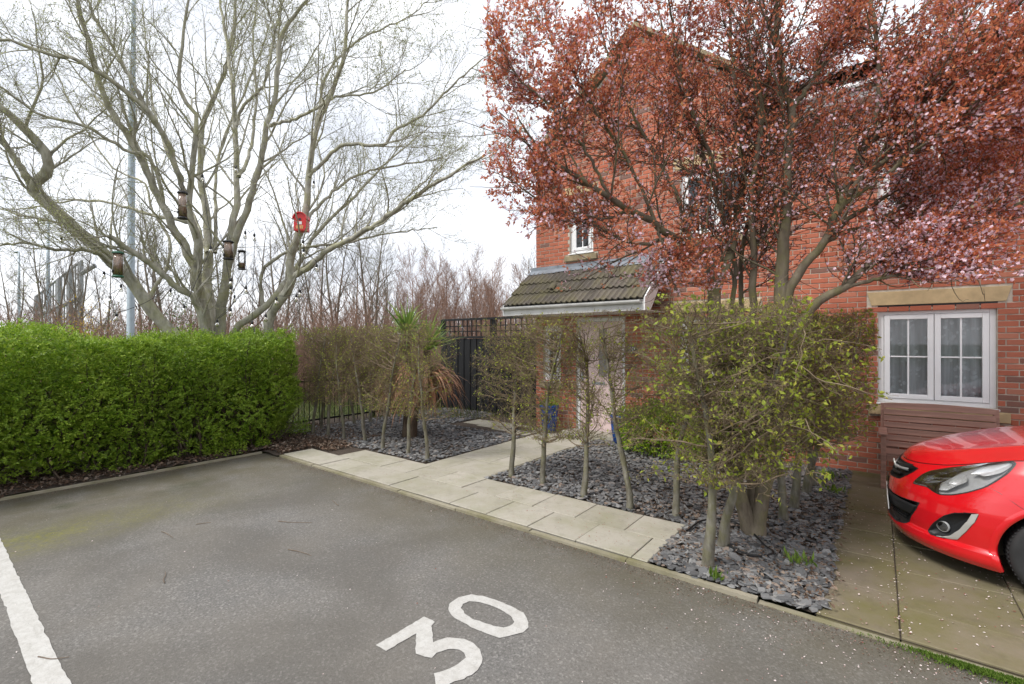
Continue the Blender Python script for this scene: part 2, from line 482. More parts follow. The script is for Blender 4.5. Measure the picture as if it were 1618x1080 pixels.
bedL = rough_sheet('slate_bed', -9.6, 4.385, -4.92, 9.2, .022, .004, M['soil'], .12)
bedR = rough_sheet('slate_bed', -3.80, 4.385, -.32, 7.60, .022, .004, M['soil'], .1)
bedC = rough_sheet('slate_bed', -1.36, 3.47, -.32, 4.38, .022, .004, M['soil'], .1)
# timber edging between soil and tarmac
mb = MB(); mb.box((-7.44, -6, -.03), (-7.418, 3.34, .032)); e = mb.build('timber_edging', M['kerb'], bevel=.004)
tag(e, 'weathered timber edging board between tarmac and hedge bed', 'edging')
# kerb edgings, one stone after another
kb = thing('kerb', 'narrow concrete edging kerb along the front of the paving', 'kerb')
x = -7.02
km = MB().box((0, 0, -.05), (.905, .05, .026)).mesh('kerb_stone')
while x < 3.0:
    o = link('kerb_stone', km, M['kerb'], kb); o.location = (x, KY + rng.uniform(-.006, .004), rng.uniform(-.006, .004) - (.020 if x > -1.4 else 0)); o.rotation_euler = (0, 0, rng.normal(0, .003)); x += .915

def slab(parent, x0, y0, x1, y1, z, mat, cache={}):
    w, l = round(x1-x0-.007, 3), round(y1-y0-.007, 3)
    key = (w, l, mat.name)
    if key not in cache:
        b = .004
        mbx = MB(); t = .045
        P0 = [(-w/2,-l/2),(w/2,-l/2),(w/2,l/2),(-w/2,l/2)]; P1 = [(a*(1-2*b/w), c*(1-2*b/l)) for a, c in P0]
        V = [(a, c, -t) for a, c in P0] + [(a, c, -b) for a, c in P0] + [(a, c, 0) for a, c in P1]
        fl = [(8,9,10,11)] + [(i, (i+1)%4, 4+(i+1)%4, 4+i) for i in range(4)] + [(4+i, 4+(i+1)%4, 8+(i+1)%4, 8+i) for i in range(4)]
        cache[key] = mbx.add(V, fl).mesh('slab'); cache[key].materials.append(mat)
    o = link('paving_slab', cache[key], mat, parent)
    o.location = ((x0+x1)/2, (y0+y1)/2, z + rng.uniform(-.004, .004)); o.rotation_euler = (rng.normal(0, .004), rng.normal(0, .004), rng.normal(0, .002))
    return o
def joint_base(name, rects, z):
    return sheet(name, rects, z, M['soil'])
paveF = joint_base('pavement', [(-6.75, KY+.05, -1.37, 4.37), (-7.0, KY+.05, -6.75, 3.92)], .027)
for r, (y0, y1, off) in enumerate(((3.452, 3.905, 0.0), (3.905, 4.36, .23))):
    xs = [-6.98]; 
    if off: xs.append(-6.98+off)
    while xs[-1] < -1.39: xs.append(xs[-1] + .497)
    if xs[-1] > -1.38: xs[-1] = -1.38
    for a, b in zip(xs, xs[1:]):
        if b - a > .05:
            if r == 1 and a < -6.6: continue
            slab(paveF, a, y0, b, y1, .036, M['slab'])
path = joint_base('path', [(-4.90, 4.37, -3.82, D-.02), (-6.85, 6.78, -4.90, D-.02)], .029)
y = 4.365; r = 0
while y < D - .1:
    y1 = min(y + (.455 if r % 2 else .60), D - .03)
    cut = -4.36 + (.12 if r % 2 else -.14)
    slab(path, -4.885, y, cut, y1, .038, M['slab']); slab(path, cut, y, -3.835, y1, .038, M['slab']); y = y1; r += 1
for i, xx in enumerate(np.arange(-6.8, -4.95, .46)):
    x1 = min(xx+.46, -4.89)
    if x1 - xx < .1: continue
    for j, (a, b) in enumerate(((6.80 + max(0, .10*(3-i)), 7.20), (7.20, D-.03))): slab(path, xx, a, x1, b, .038, M['slab'])
for a, b in ((-3.83, -3.60), (-3.60, -3.40)): slab(path, a, 7.15, b, D-.03, .038, M['slab'])
# low edge of the path beside the right hand bed
mb = MB(); mb.box((-3.832, 4.40, -.03), (-3.805, 7.1, .034)); o = mb.build('path_edging', M['kerb'], bevel=.003); tag(o, 'thin edging strip along the path beside the slate bed', 'edging')
drive = joint_base('driveway', [(-.31, KY+.05, 8, D-.02)], .019)
xs = np.r_[-.305, .10, .70, np.arange(1.30, 8.2, .6)]
for i, (a, b) in enumerate(zip(xs, xs[1:])):
    ys = np.r_[KY+.053, np.arange(KY + (.46 if i % 2 else .62), D-.1, .60), D-.03]
    for c, d in zip(ys, ys[1:]): slab(drive, a, c, b, d, .028, M['drive'])
far_drive = None

# painted parking line and bay number
def poly_sheet(name, P, z, mat, parent=None):
    n = len(P); me = bpy.data.meshes.new(name)
    me.from_pydata([(a, b, z) for a, b in P], [], [list(range(n))]); me.update()
    return link(name, me, mat, parent)
def jag(P, amp=.004, step=.025):
    out = []
    for (a, b) in zip(P, P[1:] + P[:1]):
        a, b = np.array(a), np.array(b); k = max(1, int(np.linalg.norm(b-a)/step))
        for i in range(k): out.append(tuple(a + (b-a)*i/k + rng.normal(0, amp, 2)))
    return out
ln = poly_sheet('parking_line', jag([(-7.3, .390), (3, .390), (3, .503), (-7.3, .503)], .0025, .05), .004, M['white_paint'])
tag(ln, 'long worn white parking bay line at the left of the tarmac', 'road marking')
num = thing('bay_number', 'white painted bay number 30 on the tarmac', 'road marking', (gp(730, 1010)[0], gp(730, 1010)[1], 0))
def zp(x, y): return gp(560 + x/4.759, 900 + y/4.759)
three = [(165,575),(345,468),(525,360),(565,378),(600,400),(580,430),(588,555),(650,530),(700,521),(750,520),(830,530),(900,565),(945,610),(965,680),(945,740),(880,800),(820,828),(750,850),(690,880),(640,900),(612,870),(600,790),(665,772),(720,750),(790,715),(830,670),(820,635),(790,610),(740,600),(680,610),(620,635),(585,670),(530,662),(460,640),(465,490),(350,555),(240,620)]
zo = [(880,195),(960,205),(1030,225),(1100,250),(1190,288),(1270,330),(1300,370),(1310,440),(1270,480),(1190,500),(1095,520),(1010,495),(930,462),(850,425),(740,360),(705,310),(715,265),(780,215)]
zi = [(860,245),(940,250),(1000,268),(1060,290),(1130,325),(1180,365),(1195,400),(1170,430),(1120,445),(1050,430),(970,405),(880,375),(830,335),(805,295),(815,265)]
cx0, cy0 = gp(730, 1010)
def loc(P, a=.0022): return [(x-cx0, y-cy0) for x, y in jag([zp(*p) for p in P], a, .022)]
poly_sheet('digit', loc(three), .004, M['white_paint'], num)
po, pi_ = np.array(loc(zo)), np.array(loc(zi))
c0 = pi_.mean(0)
def byang(P):
    a = np.arctan2(P[:,1]-c0[1], P[:,0]-c0[0]); i = np.argsort(a); return a[i], P[i]
ao, qo = byang(po); ai, qi = byang(pi_)
A = np.linspace(-math.pi, math.pi, 120, endpoint=False)
ro = np.interp(A, ao, np.linalg.norm(qo-c0, axis=1), period=2*math.pi); ri = np.interp(A, ai, np.linalg.norm(qi-c0, axis=1), period=2*math.pi)
V = [(c0[0]+r*math.cos(a), c0[1]+r*math.sin(a), .004) for r, a in zip(ro, A)] + [(c0[0]+r*math.cos(a), c0[1]+r*math.sin(a), .004) for r, a in zip(ri, A)]
MB().add(V, [(i, (i+1)%120, 120+(i+1)%120, 120+i) for i in range(120)]).build('digit', M['white_paint'], num)

# slate chippings: the 300 that show largest as pieces, the rest as one mass
def slate_proto(seed):
    r = np.random.default_rng(seed); k = r.integers(5, 8)
    a = np.sort(r.uniform(0, 2*math.pi, k)) ; a = np.linspace(0, 2*math.pi, k, endpoint=False) + r.uniform(-.35, .35, k)
    rad = r.uniform(.6, 1.05, k); P = np.stack([np.cos(a)*rad, np.sin(a)*rad*r.uniform(.45, .8)], 1)
    V = np.concatenate([np.c_[P, np.full(k, -.09)], np.c_[P*.93, np.full(k, .09) + r.uniform(-.03, .03, k)]])
    tri = [(i, (i+1)%k, k+(i+1)%k) for i in range(k)] + [(i, k+(i+1)%k, k+i) for i in range(k)] + [(k, k+i, k+i+1) for i in range(1, k-1)]
    return V, np.array(tri)
protos = [slate_proto(i) for i in range(10)]
def rotm(n, tilt):
    ax = rand_unit(n); ax[:, 2] *= .2; ax = unit(ax); an = rng.normal(0, tilt, n); zr = rng.uniform(0, 2*math.pi, n)
    out = []
    for i in range(n): out.append(np.array(Matrix.Rotation(an[i], 3, Vector(ax[i])) @ Matrix.Rotation(zr[i], 3, 'Z')))
    return np.array(out)
def scatter_slate(bed, rects, dens, sz, zbase=.03, singles=0):
    pts = []
    for x0, y0, x1, y1 in rects:
        n = int((x1-x0)*(y1-y0)*dens); pts.append(np.c_[rng.uniform(x0, x1, n), rng.uniform(y0, y1, n)])
    pts = np.concatenate(pts); n = len(pts)
    size = rng.uniform(sz[0], sz[1], n) * (1 + .5*(rng.random(n) > .9))
    P3 = np.c_[pts, zbase + rng.uniform(0, .022, n)]
    u, v, z = proj(P3)
    px = size / np.maximum(z, .2) * ((u > 0) & (u < 1618) & (z > .3) & (v < 1080))
    order = np.argsort(-px); R = rotm(n, .28)
    single = set(order[:singles].tolist())
    parts = []
    pm = []
    if singles:
        for V, T in protos:
            me = mesh_np('slate', V, T); me.materials.append(M['slate']); pm.append(me)
    for i in range(n):
        k = i % len(protos)
        if i in single:
            o = link('slate', pm[k], M['slate'], bed); 
            o.matrix_local = Matrix.Translation(P3[i]) @ Matrix(R[i].tolist()).to_4x4() @ Matrix.Scale(size[i], 4)
        else:
            V, T = protos[k]; parts.append(((V*size[i]) @ R[i].T + P3[i], T))
    V, T = join(parts)
    return link('slate_chippings', mesh_np('slate_chippings', V, T), M['slate'], bed, 'stuff')
scatter_slate(bedC, [(-1.38, 3.45, -.26, 4.45)], 1500, (.018, .050), singles=170)
scatter_slate(bedR, [(-3.79, 4.38, -.27, 7.5)], 850, (.018, .043), singles=130)
scatter_slate(bedL, [(-8.7, 4.40, -4.93, 6.7), (-8.7, 6.7, -6.9, 8.4)], 650, (.020, .043))

# litter on the soil, petals and crumbs on hard ground
def litter(name, pts, zlo, zhi, L, mat, kind='stuff', flat=.35, parent=None):
    n = len(pts); pos = np.c_[pts, rng.uniform(zlo, zhi, n)]
    d = rand_unit(n); d[:, 2] *= flat; nr = unit(np.c_[rng.normal(0, .4, (n, 2)), np.ones(n)])
    ll = rng.uniform(L[0], L[1], n)
    V, T = leaf_dirs(d, nr, ll, ll*rng.uniform(.35, .8, n), pos)
    return link(name, mesh_np(name, V, T), mat, parent, kind)
n = 16000
pts = np.c_[-7.44 - np.abs(rng.normal(0, 1.1, n)), rng.uniform(-3, 4.4, n)]
pts = np.r_[pts, np.c_[rng.uniform(-7.5, -6.6, 2600), rng.uniform(3.4, 4.45, 2600)]]; pts = pts[~((pts[:, 0] > -7.0) & (pts[:, 1] < 3.93)) & ~((pts[:, 0] > -7.42) & (pts[:, 1] < 3.44))]
litter('leaf_litter', pts, .035, .085, (.02, .06), M['bark_chip'], parent=soil)
pts = np.c_[rng.uniform(-9.3, -6.9, 2500), rng.uniform(4.4, 5.2, 2500)]
litter('leaf_litter', pts, .03, .06, (.02, .05), M['bark_chip'], parent=bedL)
n = 2600
pts = np.c_[rng.uniform(-1.9, -.2, n), rng.uniform(3.5, 6.0, n)]; pts = pts[(pts[:, 0] > -1.36) | (pts[:, 1] > 4.40)]
litter('leaf_litter', pts, .05, .075, (.012, .04), M['bark_chip'], parent=bedC)
M['petal'] = leafmat('fallen_petals', [(0, (.62, .50, .48)), (.5, (.70, .62, .60)), (.8, (.34, .20, .17)), (.93, (.22, .07, .05))], .1, .8, .2)
px = np.concatenate([rng.normal(.4, 1.1, 800), rng.uniform(-7, 3, 300)]); py = np.concatenate([3.42 - np.abs(rng.normal(0, .35, 800)), rng.uniform(.3, 3.35, 300)])
litter('fallen_petals', np.c_[px, py], .003, .006, (.006, .014), M['petal'], flat=.02, parent=tarmac)
n = 2000
pts = np.c_[rng.uniform(-.3, 2.4, n), 3.45 + rng.beta(1, 1.4, n)*3.6]
jm = rng.random(n) < .40
jx = np.array([.10, .70, 1.30, 1.9]); pts[jm, 0] = jx[rng.integers(0, 4, jm.sum())] + rng.normal(0, .03, jm.sum())
litter('fallen_petals', pts, .034, .040, (.007, .018), M['petal'], flat=.02, parent=drive)
n = 700
pts = np.c_[-1.4 - np.abs(rng.normal(0, 2.2, n)), rng.uniform(3.45, 4.36, n)]; pts = pts[pts[:, 0] > -6.9]
M['petal_red'] = leafmat('fallen_bud_scales', [(0, (.32, .10, .08)), (.5, (.22, .055, .045)), (.9, (.55, .38, .35))], .1, .8, .2)
litter('fallen_bud_scales', pts, .043, .047, (.005, .013), M['petal_red'], flat=.02, parent=paveF)
# grit that collects at the kerb
pts = np.c_[rng.uniform(-7, 2.6, 9000), KY - np.abs(rng.normal(0, .10, 9000))]
litter('grit', pts, .002, .006, (.004, .012), M['bark_chip'], flat=.05, parent=tarmac)
pts = np.c_[-7.40 + np.abs(rng.normal(0, .10, 3500)), rng.uniform(-2, 3.4, 3500)]
litter('grit', pts, .002, .006, (.004, .014), M['bark_chip'], flat=.05, parent=tarmac)
# weeds along the driveway edge of the slate
M['weedleaf'] = leafmat('weed_leaf', [(0, (.08, .15, .02)), (1, (.22, .32, .05))], .3)
lw = []
for u, v, r_, k in ((1288, 700, .05, 40), (1296, 730, .07, 70), (1310, 760, .06, 60), (1322, 785, .05, 45), (1262, 900, .05, 40), (1130, 925, .03, 25), (1270, 700, .06, 50)):
    x, y = gp(u, v); q = np.c_[rng.normal(min(x, -.4), r_, k), rng.normal(y, r_, k), np.full(k, .05)]
    L = rng.uniform(.03, .10, k); lw.append(leaf_arrays(q, unit(np.c_[rng.normal(0, .4, (k, 2)), np.ones(k)]), L, L*.22))
V, T = join(lw); link('weeds', mesh_np('weeds', V, T), M['weedleaf'], bedR, 'stuff')
# single fallen twigs on the tarmac
M['twigwood'] = simple('dead_twig', (.19, .14, .10), .9, var=.2)
for k, (u, v, l, a, lab) in enumerate(((255, 842, .26, .1, 'bent dead twig lying alone in the middle of the tarmac bay'), (260, 923, .20, 2.6, 'short curved dead twig on tarmac nearest the parking line'),
        (310, 830, .16, .9, 'tiny dead twig on tarmac right of the yellow moss band'), (440, 825, .34, .5, 'long straight dead twig on tarmac below the hedge end'), (535, 800, .22, 2.9, 'thin dead twig on tarmac just below the pavement corner'), (455, 870, .28, .35, 'pale thin twig on open tarmac left of the bay number'), (60, 1040, .18, .4, 'short twig lying across the white parking line'))):
    x, y = gp(u, v); d = np.array([[math.cos(a), math.sin(a), 0]])
    P = grow(np.array([[x, y, .007]]), d, l, 7, .16); P[:, :, 2] = .007
    o = link('fallen_twig', tube_mesh('fallen_twig', [(P, taper([.0032], 7, .5), 5)]), M['twigwood']); tag(o, lab, 'twig')
# moss tuft at the kerb end by the driveway
M['mossleaf'] = leafmat('moss', [(0, (.05, .10, .012)), (.5, (.09, .16, .02)), (1, (.16, .22, .05))], .2, .9, .1)
n = 5000; pts = np.c_[rng.normal(.52, .20, n), KY + .005 - np.abs(rng.normal(0, .028, n))*(1+.5*np.sin(np.arange(n)))]
pos = np.c_[pts, np.full(n, .012)]; V, T = leaf_arrays(pos, unit(np.c_[rng.normal(0, .5, (n, 2)), np.ones(n)]), rng.uniform(.008, .022, n), .006)
link('moss', mesh_np('moss', V, T), M['mossleaf'], drive, 'stuff')
# inspection cover
mc = thing('manhole_cover', 'dark square drain cover set in the paving by the front door', 'drain cover', (-5.36, 7.22, .044))
MB().box((-.24, -.16, -.03), (.24, .16, .004)).build('cover', M['darksteel'], mc, bevel=.004)
mb = MB()
for i in range(5): mb.box((-.2+i*.085, -.13, .004), (-.14+i*.085, .13, .007))
mb.build('tread', M['iron'], mc)

# ------------------------------------------------------------------ the house
BC, BL = .0695, .2085         # course height and brick pitch
HX0, HX1 = -5.32, 5.6
GX1 = -1.10; GXM = (HX0 + GX1) / 2; GE, GP = 5.26, 6.95     # gable eaves / peak heights
ME = 4.92                       # main eaves height
house = thing('brick_house', 'red brick two storey house with tiled porch and white windows', 'house', (0, 0, 0))
# openings: x0, x1, z0, z1
OP = {'win_r': (0.0, 1.068, .935, 2.10), 'win_ru': (0.0, 1.068, 3.34, 4.40), 'win_m': (-2.51, -1.45, .935, 2.10), 'win_mu': (-2.51, -1.45, 3.34, 4.40),
      'win_su': (-4.56, -4.07, 3.34, 4.38), 'win_sd': (-5.15, -4.76, .95, 2.02), 'door': (-4.42, -3.46, .05, 2.13), 'win_far': (2.6, 3.67, .935, 2.10), 'win_faru': (2.6, 3.67, 3.34, 4.40)}
def top_at(x):
    if x <= GX1: return GE + (GP-GE)*(1-abs(x-GXM)/(GXM-HX0)) - .06
    return ME - .02
# mortar body: box cells round the openings
rects = list(OP.values())
xs = sorted({HX0, GX1, HX1, *[r[0] for r in rects], *[r[1] for r in rects]}); zs = sorted({-.05, ME-.02, *[r[2] for r in rects], *[r[3] for r in rects]})
mb = MB()
for a, b in zip(xs, xs[1:]):
    run = None
    for c, d in zip(zs, zs[1:]):
        solid = not any(r[0] <= a+1e-6 and b-1e-6 <= r[1] and r[2] <= c+1e-6 and d-1e-6 <= r[3] for r in rects)
        if solid: run = (run[0], d) if run else (c, d)
        if not solid and run: mb.box((a, D+.008, run[0]), (b, D+.11, run[1])); run = None
    if run: mb.box((a, D+.008, run[0]), (b, D+.11, run[1]))
mb.prism([(HX0, ME-.02), (GX1, ME-.02), (GX1, GE-.06), (GXM, GP-.06), (HX0, GE-.06)], D+.008, D+.11, axis=1)
wall = mb.build('wall', M['mortar'], house)
MB().box((HX0+.005, D+.11, -.05), (HX0+.11, D+7.5, GE-.1)).build('wall', M['mortar'], house)
# bricks
def clip_out(iv, a, b):
    out = []
    for x0, x1 in iv:
        if b <= x0 or a >= x1: out.append((x0, x1)); continue
        if a - x0 > .025: out.append((x0, a))
        if x1 - b > .025: out.append((b, x1))
    return out
LINT = [(-.115, 1.185, 2.165, 2.335), (-.115, 1.185, 4.46, 4.62), (-2.62, -1.34, 2.165, 2.335), (-2.62, -1.34, 4.46, 4.62), (-4.66, -3.97, 4.44, 4.58), (-5.22, -4.69, 2.08, 2.2), (-4.5, -3.38, 2.19, 2.31)]
SILL = [(-.10, 1.17, .785, .90), (-.10, 1.17, 3.20, 3.30), (-2.61, -1.35, .785, .90), (-2.61, -1.35, 3.20, 3.30), (-4.65, -3.98, 3.20, 3.30), (-5.22, -4.69, .82, .92)]
BK = []
j = 0
while True:
    z0 = .0 + j*BC; z1 = z0 + BC - .0115
    if z0 > GP: break
    zm = (z0+z1)/2
    x = HX0 - (BL/2 if j % 2 else 0)
    row = []
    while x < HX1:
        a, b = max(x, HX0), min(x + BL - .0115, HX1)
        x += BL
        if b - a < .03: continue
        iv = [(a, b)]
        for r in rects + LINT + SILL:
            g = .006
            if r[2]-g < zm < r[3]+g: iv = clip_out(iv, r[0]-g, r[1]+g)
        for p, q in iv:
            if z1 + .03 < top_at((p+q)/2): row.append((p, q))
    BK += [(p, q, z0, z1) for p, q in row]
    j += 1
BK = np.array(BK)
cen = np.c_[(BK[:,0]+BK[:,1])/2, np.full(len(BK), D), (BK[:,2]+BK[:,3])/2]
u, v, z = proj(cen)
size = (BK[:,1]-BK[:,0]) / z
vis = (u > 1360) & (u < 1612) & (v > 300) & (v < 720)
key = np.where(vis, size, 0); order = np.argsort(-key)[:300]; single = set(order.tolist())
cache = {}
def brick_arr(w, h):
    y0, y1, b = 0, .09, .0025
    return np.array([(b,y0,b),(w-b,y0,b),(w-b,y0,h-b),(b,y0,h-b),(0,y0+b,0),(w,y0+b,0),(w,y0+b,h),(0,y0+b,h),(0,y1,0),(w,y1,0),(w,y1,h),(0,y1,h)]), \
        np.array([(0,1,2,3)] + [(i,4+i,4+(i+1)%4,(i+1)%4) for i in range(4)] + [(4+i,8+i,8+(i+1)%4,4+(i+1)%4) for i in range(4)])
parts = []
for i, (p, q, z0, z1) in enumerate(BK):
    w, h = round(q-p, 4), z1-z0; dy = rng.uniform(-.0015, .0025)
    if i in single:
        if w not in cache:
            V, Q = brick_arr(w, h); cache[w] = mesh_np('brick', V, Q); cache[w].materials.append(M['brick'])
        o = link('brick', cache[w], M['brick'], wall); o.location = (p, D+dy, z0)
    else:
        V, Q = brick_arr(w, h); parts.append((V + [p, D+dy, z0], Q))
# side wall bricks (left flank of the house)
for j in range(int(GE/BC)-2):
    y = D + .11 + (BL/2 if j % 2 else 0)
    while y < D + 7.2:
        V, Q = brick_arr(BL-.0095, BC-.0095); V = V[:, [1, 0, 2]]; parts.append((V + [HX0, y, j*BC], Q[:, ::-1])); y += BL
V, Q = join(parts)
link('brickwork', mesh_np('brickwork', V, Q), M['brick'], wall, 'stuff')

def strip(name, x0, x1, z0, z1, y0, y1, mat, parent, bevel=.004):
    return MB().box((x0, y0, z0), (x1, y1, z1)).build(name, mat, parent, bevel=bevel)

def window(key, nx, bars=True, lint=None, sill=None, curtain=False, one=False):
    x0, x1, z0, z1 = OP[key]; y = D + .055; fw = .055
    mb = MB()
    mb.box((x0, y, z0), (x0+fw, y+.06, z1)).box((x1-fw, y, z0), (x1, y+.06, z1)).box((x0+fw, y, z0), (x1-fw, y+.06, z0+fw)).box((x0+fw, y, z1-fw), (x1-fw, y+.06, z1))
    w = mb.build('window', M['upvc'], house, bevel=.004)
    MB().box((x0-.02, D-.03, z0-.022), (x1+.02, y+.02, z0-.002)).build('cill', M['upvc'], w, bevel=.004)
    MB().box((x0, D+.02, z1+.002), (x1, y+.02, z1+.026)).build('head_trim', M['upvc_dirty'], w)
    sw = (x1-x0-2*fw)/nx
    for i in range(nx):
        a, b = x0+fw+i*sw+.003, x0+fw+(i+1)*sw-.003; c, d = z0+fw+.003, z1-fw-.003; s = .058
        mb = MB().box((a, y-.014, c), (a+s, y+.04, d)).box((b-s, y-.014, c), (b, y+.04, d)).box((a+s, y-.014, c), (b-s, y+.04, c+s)).box((a+s, y-.014, d-s), (b-s, y+.04, d))
        mb.build('sash', M['upvc'], w, bevel=.005)
        ga, gb, gc, gd = a+s, b-s, c+s, d-s
        if bars:
            m_ = (ga+gb)/2; h_ = (gc+gd)/2; bw = .009
            MB().box((m_-bw, y+.004, gc), (m_+bw, y+.026, gd)).build('glazing_bar', M['upvc'], w, bevel=.003)
            MB().box((ga, y+.006, h_-bw), (m_-bw, y+.024, h_+bw)).box((m_+bw, y+.006, h_-bw), (gb, y+.024, h_+bw)).build('glazing_bar', M['upvc'], w, bevel=.003)
            panes = [(ga, m_, gc, h_), (m_, gb, gc, h_), (ga, m_, h_, gd), (m_, gb, h_, gd)]
        else: panes = [(ga, gb, gc, gd)]
        for p in panes:
            MB().add([(p[0], y+.015, p[2]), (p[1], y+.015, p[2]), (p[1], y+.015, p[3]), (p[0], y+.015, p[3])], [(0,1,2,3)]).build('pane', M['glass'], w)
    # room behind
    MB().add([(x0-.3,y+.13,z0-.3),(x1+.3,y+.13,z0-.3),(x1+.3,y+1.6,z0-.3),(x0-.3,y+1.6,z0-.3),(x0-.3,y+.13,z1+.3),(x1+.3,y+.13,z1+.3),(x1+.3,y+1.6,z1+.3),(x0-.3,y+1.6,z1+.3)],
             [(0,1,2,3),(4,7,6,5),(1,5,6,2),(3,2,6,7),(0,3,7,4)]).build('room', M['room'], w)
    if curtain:
        nx_, nz_ = 120, 8
        X = np.linspace(x0+.02, x1-.02, nx_); Z = np.linspace(z0+.02, z1, nz_)
        XX, ZZ = np.meshgrid(X, Z); YY = y + .105 + .022*np.sin(XX*38+np.sin(XX*9)*2) + .012*np.sin(XX*17+1)
        i = np.arange(nx_-1)[None] + np.arange(nz_-1)[:, None]*nx_
        link('curtain', mesh_np('curtain', np.stack([XX, YY, ZZ], -1).reshape(-1, 3), np.stack([i, i+1, i+1+nx_, i+nx_], -1).reshape(-1, 4), True), M['lace'], w)
    if lint:
        a, b, c, d = lint; k = .045
        MB().prism([(a+k, c), (b-k, c), (b, d), (a, d)], D-.006, D+.1, axis=1).build('lintel', M['stone'], w, bevel=.004)
        MB().box((x0-.005, D+.004, z1+.028), (x1+.005, D+.05, c-.002)).build('head_flashing', M['iron'], w)
    if sill:
        a, b, c, d = sill
        MB().box((a, D-.045, c), (b, D+.1, d)).build('sill', M['stone'] if key in ('win_r',) else M['stone_sill'], w, bevel=.006)
    return w
window('win_r', 2, True, LINT[0], SILL[0], True)
window('win_ru', 2, True, LINT[1], SILL[1], True)
window('win_m', 2, True, LINT[2], SILL[2], True)
window('win_mu', 2, True, LINT[3], SILL[3])
window('win_su', 1, True, LINT[4], SILL[4])
window('win_sd', 1, True, LINT[5], SILL[5])
window('win_far', 2, True); window('win_faru', 2, True)
# door
x0, x1, z0, z1 = OP['door']; y = D + .045
MB().box((x0, y, z0), (x0+.06, y+.06, z1)).box((x1-.06, y, z0), (x1, y+.06, z1)).box((x0+.06, y, z1-.06), (x1-.06, y+.06, z1)).build('door_frame', M['upvc'], house, bevel=.004)
door = MB().box((x0+.065, y+.012, z0+.04), (x1-.065, y+.05, z1-.065)).build('door', M['pink'], house, bevel=.004)
for a, b, c, d in ((x0+.16, x0+.42, .25, .85), (x0+.52, x0+.80, .25, .85)):
    MB().box((a, y+.004, c), (b, y+.014, d)).build('panel', M['pink'], door, bevel=.008)
for a, b in ((x0+.44, x0+.60),):
    MB().box((a-.025, y+.002, 1.05), (a, y+.016, 1.95)).box((b, y+.002, 1.05), (b+.025, y+.016, 1.95)).box((a, y+.002, 1.05), (b, y+.016, 1.075)).box((a, y+.002, 1.925), (b, y+.016, 1.95)).build('glazing_trim', M['pink'], door, bevel=.003)
    MB().box((a, y+.006, 1.075), (b, y+.011, 1.925)).build('pane', M['darkglass'] if 'darkglass' in M else M['room'], door)
MB().box((x0+.30, y+.002, .93), (x0+.56, y+.012, .98)).build('letterbox', M['galv'], door, bevel=.003)
MB().box((x0+.10, y-.03, .98), (x0+.13, y+.012, 1.16)).build('handle', M['galv'], door, bevel=.004)
MB().box((x0, y-.02, z0-.02), (x1, y+.06, z0+.03)).build('threshold', M['galv'], door, bevel=.004)
MB().box((x0-.1, D-.35, .0), (x1+.1, D-.002, .105)).build('door_step', M['slab'], house, bevel=.008)

# porch roof
PE, PYE, PT, PX0, PX1 = 2.36, 6.76, 3.06, -5.42, -2.76
proof = MB().add([(PX0, PYE, PE-.03), (PX1, PYE, PE-.03), (PX1, D, PT-.03), (PX0, D, PT-.03), (PX0, PYE, PE-.06), (PX1, PYE, PE-.06), (PX1, D, PT-.06), (PX0, D, PT-.06)],
    [(0,1,2,3),(7,6,5,4),(0,4,5,1),(3,2,6,7),(0,3,7,4),(1,5,6,2)]).build('porch_roof', M['darksteel'], house)
pv = np.array([0, D-PYE, PT-PE]); plen = np.linalg.norm(pv); pv = pv/plen; pn = np.cross([1, 0, 0], pv)
nt = 13; tw = (PX1-PX0)/nt
def tile_mesh(L):
    n = 13; X = np.linspace(0, tw-.004, n); ph = (X % (tw/2))/(tw/2)
    H = np.where(ph < .55, .027*np.sin(ph/.55*math.pi)**1, 0) + .004
    V = []
    for l in (0, L):
        for t in (0, -.02):
            V += [(x, l, h+t) for x, h in zip(X, H)]
    Fc = []
    for i in range(n-1):
        Fc += [(i, i+1, 2*n+i+1, 2*n+i), (n+i+1, n+i, 3*n+i, 3*n+i+1), (i, n+i, n+i+1, i+1)]
    Fc += [(0, 2*n, 3*n, n), (n-1, 2*n-1, 4*n-1, 3*n-1)]
    m_ = MB().add(V, Fc).mesh('tile'); m_.materials.append(M['tile']); return m_
tl = .405; tm = tile_mesh(tl)
for r in range(3):
    s0 = -.05 + r*.335
    for i in range(nt):
        o = link('tile', tm, M['tile'], proof)
        base = np.array([PX0 + i*tw, PYE, PE]) + pv*s0 + pn*(.046 + rng.uniform(-.003, .004))
        tilt = math.atan2(pv[2], pv[1]) - .085 + rng.normal(0, .006)
        o.location = base; o.rotation_euler = (tilt, rng.normal(0, .006), rng.normal(0, .006))
# a slipped ventilation hood on the middle course
b = np.array([PX0 + .86, PYE, PE]) + pv*.32 + pn*.07
hood = MB(); a = np.linspace(0, math.pi, 9)
V = [(.065*math.cos(t), 0, .05*math.sin(t)) for t in a] + [(.055*math.cos(t), .20, .012+.02*math.sin(t)) for t in a]
hood.add(V, [(i, i+1, 9+i+1, 9+i) for i in range(8)])
o = hood.build('vent_tile', M['tile'], proof, smooth=True); o.location = b; o.rotation_euler = (math.atan2(pv[2], pv[1]), 0, 0)
# lead flashing with lapped pieces
xx = PX0
while xx < PX1 - .05:
    x2 = min(xx + .62, PX1+.02); l = .13 + rng.uniform(-.02, .02)
    p = np.array([0, D-.004, PT+.02])
    V = [(xx-.02, D-.006, PT+.10), (x2, D-.006, PT+.10), (x2, D-.012, PT+.035), (xx-.02, D-.012, PT+.035), (x2, D-l, PT+.05-l*.80), (xx-.02, D-l, PT+.05-l*.80)]
    MB().add(V, [(0,1,2,3)[::-1], (3,2,4,5)[::-1]]).build('flashing', M['lead'], proof); xx = x2
